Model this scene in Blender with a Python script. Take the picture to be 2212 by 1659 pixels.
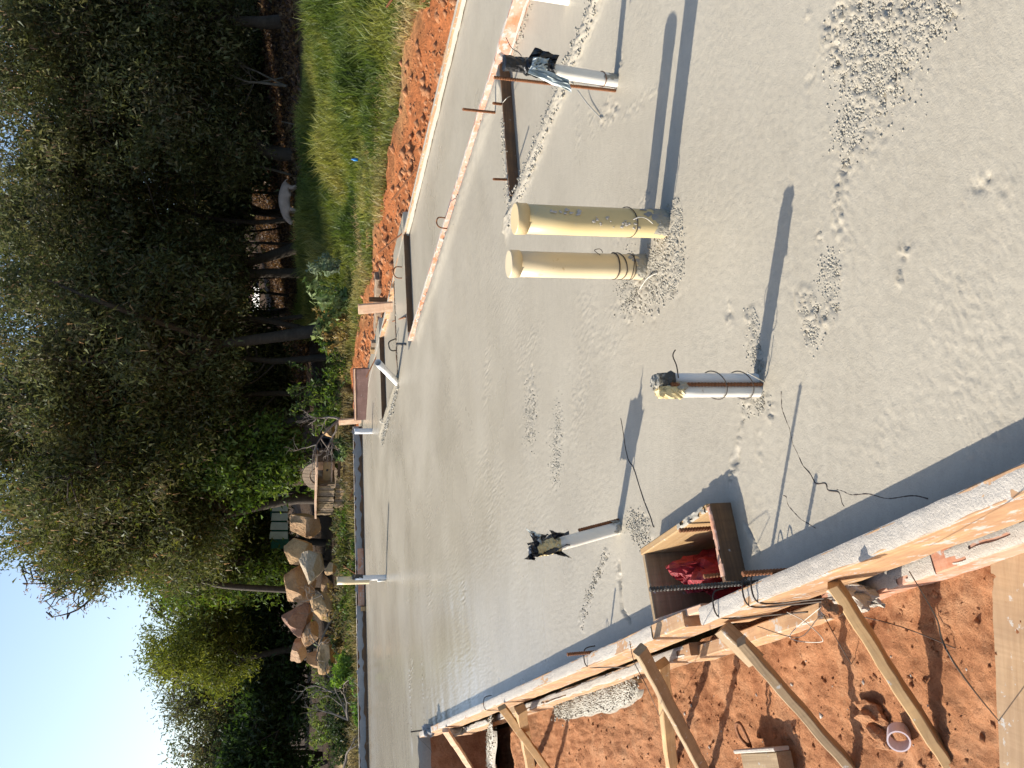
import bpy, bmesh, math, random
import numpy as np
from mathutils import Vector, Matrix, Euler

for o in list(bpy.data.objects):
    bpy.data.objects.remove(o, do_unlink=True)
scene = bpy.context.scene
COL = scene.collection
rng = np.random.default_rng(7)
random.seed(7)

# ------------------------------------------------------------------ camera (phone held upright, picture stored sideways)
PITCH = math.radians(15.15)
cd = bpy.data.cameras.new('camera')
cam = bpy.data.objects.new('camera', cd)
COL.objects.link(cam)
_f = Vector((0, math.cos(PITCH), -math.sin(PITCH)))
_u = Vector((0, math.sin(PITCH), math.cos(PITCH)))
_r = Vector((1, 0, 0))
_m = Matrix((-_u, _r, -_f)).transposed().to_4x4()
_m.translation = Vector((0, 0, 1.2))
cam.matrix_world = _m
cd.sensor_fit = 'HORIZONTAL'
cd.sensor_width = 36.0
cd.lens = 36.0 * 1880.0 / 2212.0
cd.clip_start = 0.05
cd.clip_end = 2000.0
scene.camera = cam

# ------------------------------------------------------------------ sky, sun, exposure
SUN_EL = math.radians(31.5)
SUN_DIR = Vector((-0.957 * math.cos(SUN_EL), 0.29 * math.cos(SUN_EL), math.sin(SUN_EL))).normalized()
world = bpy.data.worlds.new('World')
scene.world = world
world.use_nodes = True
wn = world.node_tree
wn.nodes.clear()
sky = wn.nodes.new('ShaderNodeTexSky')
sky.sky_type = 'NISHITA'
sky.sun_disc = False
sky.sun_elevation = SUN_EL
sky.sun_rotation = math.atan2(SUN_DIR.x, SUN_DIR.y)
sky.air_density = 1.0
sky.dust_density = 2.0
sky.ozone_density = 2.5
bg = wn.nodes.new('ShaderNodeBackground')
bg.inputs['Strength'].default_value = 0.122
wo = wn.nodes.new('ShaderNodeOutputWorld')
wn.links.new(sky.outputs[0], bg.inputs[0])
wn.links.new(bg.outputs[0], wo.inputs[0])
sl = bpy.data.lights.new('sun', 'SUN')
sl.energy = 4.6
sl.angle = math.radians(0.53)
sl.color = (1.0, 0.93, 0.82)
sun = bpy.data.objects.new('sun', sl)
COL.objects.link(sun)
sun.rotation_euler = SUN_DIR.to_track_quat('Z', 'Y').to_euler()
sun.location = (-20, 8, 20)
vs = scene.view_settings
vs.view_transform = 'Standard'
vs.look = 'None'
vs.gamma = 1.0
vs.exposure = 0.85
vs.use_curve_mapping = False

# ------------------------------------------------------------------ site axes: the slab edges run along AX_D, cross lines along AX_C
AX_D = np.array([-0.416, 0.909])
AX_N = np.array([0.909, 0.416])
AX_C = np.array([0.963, 0.270])
def ND(n, d, z=0.0):
    return (AX_N[0] * n + AX_D[0] * d, AX_N[1] * n + AX_D[1] * d, z)
def AB(a, b, z=0.0):
    return (AX_C[0] * a + AX_D[0] * b, AX_C[1] * a + AX_D[1] * b, z)
def soil_z(d):
    return np.interp(d, [0, 1.9, 3, 4, 7, 12], [-0.17, -0.24, -0.34, -0.41, -0.45, -0.45])

# ------------------------------------------------------------------ value noise
class VN:
    def __init__(s, seed):
        s.t = np.random.default_rng(seed).random((256, 256))
    def __call__(s, x, y):
        x = np.asarray(x, float); y = np.asarray(y, float)
        xi = np.floor(x).astype(int); yi = np.floor(y).astype(int)
        fx = x - xi; fy = y - yi
        fx = fx * fx * (3 - 2 * fx); fy = fy * fy * (3 - 2 * fy)
        a = s.t[xi & 255, yi & 255]; b = s.t[(xi + 1) & 255, yi & 255]
        c = s.t[xi & 255, (yi + 1) & 255]; d = s.t[(xi + 1) & 255, (yi + 1) & 255]
        return (a * (1 - fx) + b * fx) * (1 - fy) + (c * (1 - fx) + d * fx) * fy
NZ = [VN(k) for k in range(12)]
def fbm(k, x, y, octs=3):
    r = 0; am = 1; t = 0
    for o in range(octs):
        r = r + am * (NZ[(k + o) % 12](x * 2 ** o + 17 * o, y * 2 ** o + 5 * o) - .5); t += am; am *= .5
    return r / t
def seg_dist(x, y, pts):
    """distance of points to a polyline"""
    best = np.full(np.shape(x), 1e9)
    for (p, q) in zip(pts[:-1], pts[1:]):
        dx, dy = q[0] - p[0], q[1] - p[1]
        L = dx * dx + dy * dy + 1e-12
        t = np.clip(((x - p[0]) * dx + (y - p[1]) * dy) / L, 0, 1)
        best = np.minimum(best, np.hypot(x - p[0] - t * dx, y - p[1] - t * dy))
    return best

# ------------------------------------------------------------------ object helpers
def link(o, parent=None):
    COL.objects.link(o)
    if parent is not None:
        o.parent = parent
    return o
def tag(o, label=None, cat=None, group=None, kind=None):
    if label: o['label'] = label
    if cat: o['category'] = cat
    if group: o['group'] = group
    if kind: o['kind'] = kind
    return o
def thing(name, label, cat, loc=(0, 0, 0), group=None, rot=None):
    o = bpy.data.objects.new(name, None)
    o.empty_display_size = .1
    link(o)
    o.location = loc
    if rot is not None: o.rotation_euler = rot
    return tag(o, label, cat, group)
def np_mesh(name, V_, quads=None, tris=None, mat=None, smooth=False, attrs=None):
    me = bpy.data.meshes.new(name)
    V_ = np.asarray(V_, np.float32).reshape(-1, 3)
    parts = []; tot = []
    if quads is not None and len(quads):
        quads = np.asarray(quads, np.int32); parts.append(quads.ravel()); tot.append(np.full(len(quads), 4, np.int32))
    if tris is not None and len(tris):
        tris = np.asarray(tris, np.int32); parts.append(tris.ravel()); tot.append(np.full(len(tris), 3, np.int32))
    idx = np.concatenate(parts); tot = np.concatenate(tot)
    st = np.concatenate([[0], np.cumsum(tot)[:-1]]).astype(np.int32)
    me.vertices.add(len(V_)); me.vertices.foreach_set('co', V_.ravel())
    me.loops.add(len(idx)); me.loops.foreach_set('vertex_index', idx)
    me.polygons.add(len(tot)); me.polygons.foreach_set('loop_start', st); me.polygons.foreach_set('loop_total', tot)
    if smooth: me.polygons.foreach_set('use_smooth', np.ones(len(tot), bool))
    if attrs:
        for k, (dom, arr) in attrs.items():
            arr = np.asarray(arr, np.float32)
            at = me.color_attributes.new(k, 'FLOAT_COLOR', dom)
            c4 = np.ones((len(arr), 4), np.float32); c4[:, :3] = arr
            at.data.foreach_set('color', c4.ravel())
    me.update(calc_edges=True); me.validate()
    if mat is not None: me.materials.append(mat)
    return me
def np_obj(name, V_, quads=None, tris=None, mat=None, smooth=False, attrs=None, parent=None, loc=(0, 0, 0)):
    o = bpy.data.objects.new(name, np_mesh(name, V_, quads, tris, mat, smooth, attrs))
    o.location = loc
    return link(o, parent)
def bm_obj(name, bm, mat, parent=None, smooth=False, loc=(0, 0, 0)):
    me = bpy.data.meshes.new(name)
    bmesh.ops.recalc_face_normals(bm, faces=bm.faces[:])
    bm.to_mesh(me); bm.free()
    if smooth: me.polygons.foreach_set('use_smooth', [True] * len(me.polygons))
    me.materials.append(mat)
    o = bpy.data.objects.new(name, me)
    o.location = loc
    return link(o, parent)

def plank(name, p0, p1, w, h, mat, parent=None, up=(0, 0, 1), wob=0.0, seed=0, segs=8, bev=.003, taper=1.0):
    """timber: local x runs along the grain from p0 to p1 (centre line), w across, h along up"""
    p0 = Vector(p0); p1 = Vector(p1)
    L = (p1 - p0).length
    X = (p1 - p0) / L
    Y = Vector(up).cross(X).normalized(); Z = X.cross(Y)
    M = Matrix((X, Y, Z)).transposed().to_4x4(); M.translation = p0
    r = random.Random(seed)
    b = min(bev, w * .3, h * .3)
    ring = [(-w/2+b, -h/2), (w/2-b, -h/2), (w/2, -h/2+b), (w/2, h/2-b), (w/2-b, h/2), (-w/2+b, h/2), (-w/2, h/2-b), (-w/2, -h/2+b)]
    vs_ = []; fs = []
    for i in range(segs + 1):
        t = i / segs
        k = 1 + (taper - 1) * t
        oy = wob * (r.random() - .5); oz = wob * (r.random() - .5)
        for (yy, zz) in ring:
            vs_.append((L * t + (wob * (r.random() - .5) if 0 < i < segs else 0), yy * k + oy + wob * .3 * (r.random() - .5), zz * k + oz + wob * .3 * (r.random() - .5)))
    for i in range(segs):
        for j in range(8):
            fs.append((i*8+j, i*8+(j+1) % 8, (i+1)*8+(j+1) % 8, (i+1)*8+j))
    me = bpy.data.meshes.new(name)
    fs.append(tuple(range(7, -1, -1))); fs.append(tuple(segs*8+j for j in range(8)))
    me.from_pydata(vs_, [], fs); me.materials.append(mat)
    o = bpy.data.objects.new(name, me)
    if parent is not None:
        COL.objects.link(o); o.parent = parent
        o.matrix_world = M
        o.matrix_parent_inverse = Matrix.Identity(4)
        o.matrix_basis = parent_mat(parent).inverted() @ M
    else:
        COL.objects.link(o); o.matrix_world = M
    return o
def parent_mat(p):
    m = Matrix.LocRotScale(p.location, p.rotation_euler, p.scale)
    q = p.parent
    return parent_mat(q) @ m if q is not None else m
def tube_data(path, rad, sides=8, caps=True):
    """vertices and faces of a tube along path; rad a number or list"""
    P = [Vector(p) for p in path]; n = len(P)
    if not hasattr(rad, '__len__'): rad = [rad] * n
    vs_ = []; fs = []
    ref = None
    for i in range(n):
        T = (P[min(i+1, n-1)] - P[max(i-1, 0)]).normalized()
        if ref is None:
            ref = Vector((0, 0, 1)) if abs(T.z) < .9 else Vector((1, 0, 0))
        A = (ref - T * ref.dot(T))
        if A.length < 1e-6: A = T.orthogonal()
        A.normalize(); ref = A
        B = T.cross(A)
        for j in range(sides):
            an = 2 * math.pi * j / sides
            vs_.append(P[i] + (A * math.cos(an) + B * math.sin(an)) * rad[i])
    for i in range(n - 1):
        for j in range(sides):
            fs.append((i*sides+j, i*sides+(j+1) % sides, (i+1)*sides+(j+1) % sides, (i+1)*sides+j))
    if caps:
        fs.append(tuple(range(sides-1, -1, -1))); fs.append(tuple((n-1)*sides+j for j in range(sides)))
    return vs_, fs
def tube(name, path, rad, mat, parent=None, sides=8, smooth=True, caps=True):
    o0 = Vector(parent.location) if parent is not None else Vector(path[0])
    inv = parent_mat(parent).inverted() if parent is not None else None
    vs_, fs = tube_data(path, rad, sides, caps)
    if parent is not None:
        vs_ = [inv @ v for v in vs_]
    else:
        vs_ = [v - o0 for v in vs_]
    me = bpy.data.meshes.new(name)
    me.from_pydata([tuple(v) for v in vs_], [], fs); me.materials.append(mat)
    if smooth:
        me.polygons.foreach_set('use_smooth', [len(p.vertices) == 4 for p in me.polygons])
    o = bpy.data.objects.new(name, me)
    link(o, parent)
    if parent is None: o.location = o0
    return o
def rebar_path(p0, p1, rad=.006, pitch=.009):
    """deformed bar: ribs as real radius steps"""
    p0 = Vector(p0); p1 = Vector(p1); L = (p1 - p0).length
    n = max(2, int(L / pitch))
    pts = []; rr = []
    for i in range(n):
        a = i / n
        for (t, k) in ((0, .86), (.35, .86), (.5, 1.12), (.8, 1.12)):
            pts.append(p0 + (p1 - p0) * ((i + t) / n)); rr.append(rad * k)
    pts.append(p1); rr.append(rad * .86)
    return pts, rr
def rebar(name, p0, p1, label, rad=.006, mat=None, group=None, parent=None, ribs=True):
    if ribs: pts, rr = rebar_path(p0, p1, rad)
    else: pts, rr = [p0, p1], rad
    o = tube(name, pts, rr, mat or M_rust, parent, sides=8, smooth=False)
    if parent is None: tag(o, label, 'rebar', group)
    return o
def catmull(pts, n=6):
    P = [Vector(p) for p in pts]; out = []
    for i in range(len(P) - 1):
        a = P[max(i-1, 0)]; b = P[i]; c = P[i+1]; d = P[min(i+2, len(P)-1)]
        for k in range(n):
            t = k / n
            out.append(.5 * ((2*b) + (c-a)*t + (2*a-5*b+4*c-d)*t*t + (3*b-a-3*c+d)*t**3))
    out.append(P[-1])
    return out
def lump(name, loc, size, mat, parent=None, seed=0, sub=2, rough=.25, cuts=0, rot=None, smooth=False, fine=.0):
    """irregular stone or clod"""
    bm = bmesh.new()
    bmesh.ops.create_icosphere(bm, subdivisions=sub, radius=1)
    r = random.Random(seed)
    planes = []
    for _ in range(cuts):
        v = Vector((r.gauss(0, 1), r.gauss(0, 1), r.gauss(0, 1))).normalized()
        planes.append((v, r.uniform(.52, .80)))
    ph = [Vector((r.uniform(-2, 2), r.uniform(-2, 2), r.uniform(-2, 2))) for _ in range(5)]
    for v in bm.verts:
        p = v.co.copy()
        k = 1
        for q in ph: k += rough * .4 * math.sin(3 * p.dot(q) + q.x * 5)
        p *= k
        for (nn, dd) in planes:
            e = p.dot(nn)
            if e > dd: p -= nn * (e - dd)
        if fine: p += Vector((r.gauss(0, 1), r.gauss(0, 1), r.gauss(0, 1))) * fine
        v.co = Vector((p.x * size[0], p.y * size[1], p.z * size[2]))
    o = bm_obj(name, bm, mat, parent, smooth)
    o.location = loc
    if rot: o.rotation_euler = rot
    return o

# ------------------------------------------------------------------ materials
def mat_new(name):
    m = bpy.data.materials.new(name); m.use_nodes = True
    nt = m.node_tree; nt.nodes.clear()
    out = nt.nodes.new('ShaderNodeOutputMaterial')
    return m, nt, out
def nd(nt, t, **kw):
    n = nt.nodes.new(t)
    for k, v in kw.items():
        if k in n.inputs.keys() if hasattr(n.inputs, 'keys') else False:
            n.inputs[k].default_value = v
        else:
            setattr(n, k, v)
    return n
def ramp(nt, stops, src):
    r = nt.nodes.new('ShaderNodeValToRGB')
    el = r.color_ramp.elements
    while len(el) < len(stops): el.new(.5)
    for e, (p, c) in zip(el, stops):
        e.position = p; e.color = (c[0], c[1], c[2], 1) if hasattr(c, '__len__') else (c, c, c, 1)
    nt.links.new(src, r.inputs[0])
    return r.outputs[0]
def noise(nt, vec, scale, detail=4, rough=.55, dist=0.0):
    n = nt.nodes.new('ShaderNodeTexNoise')
    n.inputs['Scale'].default_value = scale; n.inputs['Detail'].default_value = detail
    n.inputs['Roughness'].default_value = rough; n.inputs['Distortion'].default_value = dist
    nt.links.new(vec, n.inputs['Vector'])
    return n.outputs['Fac']
def mapping(nt, vec, scale=(1, 1, 1), loc=(0, 0, 0)):
    m = nt.nodes.new('ShaderNodeMapping')
    m.inputs['Scale'].default_value = scale; m.inputs['Location'].default_value = loc
    nt.links.new(vec, m.inputs['Vector'])
    return m.outputs[0]
def mixc(nt, fac, a, b):
    m = nt.nodes.new('ShaderNodeMix'); m.data_type = 'RGBA'
    for s, v in ((0, fac), (6, a), (7, b)):
        if hasattr(v, 'links'): nt.links.new(v, m.inputs[s])
        elif hasattr(v, '__len__'): m.inputs[s].default_value = (v[0], v[1], v[2], 1)
        else: m.inputs[s].default_value = v
    return m.outputs[2]
def bump(nt, h, strength=.5, dist=.01, nrm=None):
    b = nt.nodes.new('ShaderNodeBump')
    b.inputs['Strength'].default_value = strength; b.inputs['Distance'].default_value = dist
    nt.links.new(h, b.inputs['Height'])
    if nrm is not None: nt.links.new(nrm, b.inputs['Normal'])
    return b.outputs[0]
def princ(nt, out, col, rough=.8, spec=.3, nrm=None, metal=0.0):
    p = nt.nodes.new('ShaderNodeBsdfPrincipled')
    for key, v in (('Base Color', col), ('Roughness', rough), ('Specular IOR Level', spec), ('Metallic', metal)):
        if hasattr(v, 'links'): nt.links.new(v, p.inputs[key])
        elif hasattr(v, '__len__'): p.inputs[key].default_value = (v[0], v[1], v[2], 1)
        else: p.inputs[key].default_value = v
    if nrm is not None: nt.links.new(nrm, p.inputs['Normal'])
    nt.links.new(p.outputs[0], out.inputs[0])
    return p
def coords(nt, which='Object'):
    t = nt.nodes.new('ShaderNodeTexCoord')
    return t.outputs[which]

def make_concrete(name, c0, c1, rough=(.55, .85), fine=.35, world=True, wet=False):
    m, nt, out = mat_new(name)
    if world:
        g_ = nt.nodes.new('ShaderNodeNewGeometry'); v = g_.outputs['Position']
    else:
        v = coords(nt)
    n1 = noise(nt, v, 1.3, 5, .6); n2 = noise(nt, v, 38, 4, .65); n3 = noise(nt, v, 210, 3, .7)
    col = ramp(nt, [(.3, c0), (.7, c1)], n1)
    col = mixc(nt, ramp(nt, [(.35, 0), (.75, .35)], n2), col, [x * 1.25 for x in c1])
    col = mixc(nt, ramp(nt, [(.55, 0), (.8, .4)], n3), col, [x * .6 for x in c0])
    sv = mapping(nt, v, (3, 28, 3)); ns = noise(nt, sv, 1.0, 4, .6)
    col = mixc(nt, ramp(nt, [(.5, 0), (.75, .22)], ns), col, [x * 1.2 for x in c1])
    rg = ramp(nt, [(.35, rough[0]), (.65, rough[1])], noise(nt, v, .9, 4, .6))
    nb = bump(nt, n3, fine, .004)
    nb = bump(nt, noise(nt, v, 120, 5, .8), fine * 1.2, .006, nb)
    if wet:
        wa = nt.nodes.new('ShaderNodeVertexColor'); wa.layer_name = 'wet'
        rg = mixc(nt, wa.outputs[0], rg, (.13, .13, .13))
        bs = nt.nodes.new('ShaderNodeMapRange'); bs.inputs[3].default_value = fine * 1.2; bs.inputs[4].default_value = .02
        nt.links.new(wa.outputs[0], bs.inputs[0])
        for nn in nt.nodes:
            if nn.bl_idname == 'ShaderNodeBump': nt.links.new(bs.outputs[0], nn.inputs['Strength'])
    princ(nt, out, col, rg, .5, nb)
    return m
def make_wood(name, c_dark, c_light, stain=None, stain_amt=.5, splash=0.0, rough=.8, sc=1.0):
    m, nt, out = mat_new(name)
    v = coords(nt)
    oi = nt.nodes.new('ShaderNodeObjectInfo')
    ad = nt.nodes.new('ShaderNodeVectorMath'); ad.operation = 'MULTIPLY_ADD'
    ad.inputs[1].default_value = (1, 1, 1)
    nt.links.new(v, ad.inputs[0])
    cmb = nt.nodes.new('ShaderNodeCombineXYZ')
    mu = nt.nodes.new('ShaderNodeMath'); mu.operation = 'MULTIPLY'; mu.inputs[1].default_value = 37.0
    nt.links.new(oi.outputs['Random'], mu.inputs[0])
    for k in range(3): nt.links.new(mu.outputs[0], cmb.inputs[k])
    nt.links.new(cmb.outputs[0], ad.inputs[2])
    v = ad.outputs[0]
    gv = mapping(nt, v, (1.6 * sc, 26 * sc, 26 * sc))
    n1 = noise(nt, gv, 1.6, 6, .65, 1.2)
    col = ramp(nt, [(.28, c_dark), (.5, [(a + b) / 2 for a, b in zip(c_dark, c_light)]), (.72, c_light)], n1)
    saw = noise(nt, mapping(nt, v, (120, 6, 6)), 1.0, 2, .5)
    col = mixc(nt, ramp(nt, [(.45, 0), (.7, .18)], saw), col, [x * .5 for x in c_dark])
    if stain is not None:
        ns = noise(nt, v, 9, 5, .65)
        col = mixc(nt, ramp(nt, [(.5 - .12 * stain_amt, stain_amt), (.62, 0)], ns), col, stain)
    if splash > 0:
        sp = noise(nt, v, 30, 5, .7)
        col = mixc(nt, ramp(nt, [(.66 - .16 * splash, 0), (.70 - .14 * splash, .9)], sp), col, (.42, .41, .38))
    nb = bump(nt, n1, .35, .004)
    nb = bump(nt, saw, .12, .002, nb)
    princ(nt, out, col, rough, .25, nb)
    return m
def make_plain(name, c, rough=.6, spec=.4, var=.25, scale=14, metal=0.0, bmp=.2, dirt=None, dirt_amt=.0, dirt_scale=8):
    m, nt, out = mat_new(name)
    v = coords(nt)
    n1 = noise(nt, v, scale, 5, .65)
    col = ramp(nt, [(.25, [x * (1 - var) for x in c]), (.75, [min(1, x * (1 + var)) for x in c])], n1)
    if dirt is not None:
        n2 = noise(nt, v, dirt_scale, 6, .7)
        col = mixc(nt, ramp(nt, [(.62 - .2 * dirt_amt, 0), (.70 - .2 * dirt_amt, .85)], n2), col, dirt)
    princ(nt, out, col, rough, spec, bump(nt, noise(nt, v, scale * 5, 4, .6), bmp, .003), metal)
    return m
def make_leaf(name, trans=.35, attr='col'):
    m, nt, out = mat_new(name)
    a = nt.nodes.new('ShaderNodeVertexColor'); a.layer_name = attr
    d = nt.nodes.new('ShaderNodeBsdfDiffuse'); t = nt.nodes.new('ShaderNodeBsdfTranslucent')
    gl = nt.nodes.new('ShaderNodeBsdfGlossy'); gl.inputs['Roughness'].default_value = .45
    gl.inputs['Color'].default_value = (.9, .95, 1, 1)
    mx = nt.nodes.new('ShaderNodeMixShader'); mx.inputs[0].default_value = trans
    m2 = nt.nodes.new('ShaderNodeMixShader'); m2.inputs[0].default_value = .012
    nt.links.new(a.outputs[0], d.inputs[0])
    hs = nt.nodes.new('ShaderNodeHueSaturation'); hs.inputs['Saturation'].default_value = 1.15; hs.inputs['Value'].default_value = 1.3
    nt.links.new(a.outputs[0], hs.inputs['Color']); nt.links.new(hs.outputs[0], t.inputs[0])
    nt.links.new(d.outputs[0], mx.inputs[1]); nt.links.new(t.outputs[0], mx.inputs[2])
    nt.links.new(mx.outputs[0], m2.inputs[1]); nt.links.new(gl.outputs[0], m2.inputs[2])
    nt.links.new(m2.outputs[0], out.inputs[0])
    return m

M_conc = make_concrete('fresh_concrete', (.315, .278, .212), (.39, .35, .272), (.26, .48), .22, True, True)
M_cement = make_concrete('cement_crust', (.34, .30, .25), (.50, .455, .39), (.8, .95), .5)
M_cement_grey = make_concrete('grey_cement', (.20, .20, .20), (.30, .30, .30), (.85, .95), .4)
M_gravel = make_concrete('gravelly_concrete', (.25, .23, .185), (.34, .315, .255), (.5, .9), .4)
M_wood = make_wood('pine', (.34, .20, .085), (.50, .335, .165), (.28, .19, .10), .4, .12)
M_wood_form = make_wood('form_pine', (.38, .215, .10), (.57, .38, .21), (.30, .17, .10), .6, .6)
M_wood_red = make_wood('red_stained_pine', (.36, .13, .07), (.52, .24, .13), (.6, .52, .42), .3, .6)
M_wood_peel = make_wood('peeling_red_pine', (.40, .15, .075), (.50, .22, .12), (.55, .5, .44), .35, .75)
M_wood_old = make_wood('weathered_timber', (.25, .175, .095), (.42, .31, .185), (.20, .135, .08), .35, .22)
M_wood_spot = make_wood('spotted_plank', (.30, .19, .10), (.42, .29, .17), (.24, .16, .1), .3, .35)
M_wood_dark = make_wood('dark_timber', (.10, .055, .03), (.24, .13, .06), (.07, .05, .04), .4, .1)  # plain dark brown wood tone, the deepest of the timbers
M_wood_pale = make_wood('pale_stained_pine', (.55, .36, .22), (.74, .57, .40), (.40, .16, .10), .35, .1)
M_wood_grey = make_wood('grey_timber', (.22, .16, .11), (.38, .29, .2), (.14, .1, .07), .3)
M_rust = make_plain('rusty_steel', (.19, .075, .03), .85, .3, .4, 60, .0, .5)
M_steel = make_plain('dark_steel', (.05, .045, .04), .7, .4, .3, 50, .2, .4, (.16, .15, .13), .45, 40)
M_wire = make_plain('tie_wire', (.06, .045, .035), .6, .4, .3, 50, .4, .2)
M_wire_new = make_plain('bright_wire', (.45, .42, .36), .5, .5, .2, 50, .3, .2)
M_pvc_yel = make_plain('mustard_pvc', (.57, .445, .225), .42, .45, .06, 5, 0, .05, (.42, .38, .28), .02, 11)
M_pvc_cream = make_plain('cream_pvc', (.62, .50, .31), .42, .45, .06, 6, 0, .05, (.40, .26, .13), .0, 16)
M_pvc_cap = make_plain('cream_cap', (.62, .51, .33), .45, .4, .06, 9, 0, .05)
M_pvc_yelcap = make_plain('mustard_cap', (.60, .46, .25), .45, .4, .06, 9, 0, .05)
M_pvc_white = make_plain('white_pvc', (.74, .70, .62), .4, .45, .08, 7, 0, .05, (.36, .28, .2), .14, 14)
M_pvc_grey = make_plain('grey_white_pvc', (.66, .66, .66), .4, .45, .08, 7, 0, .05, (.3, .3, .28), .12, 12)
M_pvc_mauve = make_plain('mauve_white_pvc', (.66, .55, .55), .5, .4, .08, 9, 0, .08, (.45, .2, .12), .1, 20)
M_black = make_plain('black_plastic', (.012, .013, .016), .35, .5, .4, 20, 0, .3, (.3, .28, .24), .18, 16)
M_clear = make_plain('milky_plastic', (.42, .47, .46), .3, .5, .2, 14, 0, .3)
M_yplast = make_plain('yellowed_plastic', (.62, .50, .26), .5, .4, .3, 12, 0, .3, (.05, .05, .05), .25, 20)
M_net = make_plain('red_net', (.30, .022, .028), .6, .4, .45, 60, 0, .8)

# ================================================================== CONCRETE SLAB (one sheet with its recesses and steps)
A_LEFT = 0.351          # inside of the near formwork
A_B = 2.745             # edge of the near recess
A_A = 3.635             # upstand board line (hidden under the board)
B_PIT, B_SLIT, B_LINE, B_S3, B_EXT, B_FAR = 4.09, 7.85, 8.65, 10.12, 8.23, 13.1
def lines(pieces):
    out = []
    for (p, q, st) in pieces:
        n = max(1, int(round((q - p) / st)))
        out.append(np.linspace(p, q, n, endpoint=False))
    return out
def geo(p, q, rel):
    n = int(math.log(q / p) / rel)
    return p * np.exp(np.linspace(0, math.log(q / p), n, endpoint=False))
ga = np.concatenate(lines([(-4.2, A_LEFT, .09), (A_LEFT, A_B - .003, .0064), (A_B - .003, A_B, .003), (A_B, A_A, .012), (A_A, A_A + .003, .003), (A_A + .003, 3.745, .011), (3.745, 3.748, .003), (3.748, 5.05, .018)]) + [[5.05]])
gb = geo(.85, B_PIT - .003, .0037)
for (p, q) in ((B_PIT - .003, B_PIT), (B_PIT, B_SLIT - .004), (B_SLIT - .004, B_SLIT), (B_SLIT, B_EXT), (B_EXT, B_LINE), (B_LINE, B_LINE + .004), (B_LINE + .004, B_S3 - .004), (B_S3 - .004, B_S3), (B_S3, B_FAR)):
    gb = np.concatenate([gb, [p] if q - p < .01 else geo(p, q, .0052)])
gb = np.concatenate([gb, [B_FAR]])
AA, BB = np.meshgrid(ga, gb, indexing='ij')
warp = .025 * (BB - 4.0) * np.clip((AA - 2.9) / .7, 0, 1)
AW = AA + warp
SX = AX_C[0] * AW + AX_D[0] * BB
SY = AX_C[1] * AW + AX_D[1] * BB
eps = 1e-6
low = ((AA > A_B - eps) & (AA < A_A + eps) & (BB < B_PIT - .0015)) | ((AA > A_A + .0029) & (BB < B_SLIT - .002)) | ((AA > 3.7479) & (BB > B_LINE + .002) & (BB < B_S3 - .002))
SZ = np.where(low, -.05, 0.0)
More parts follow.
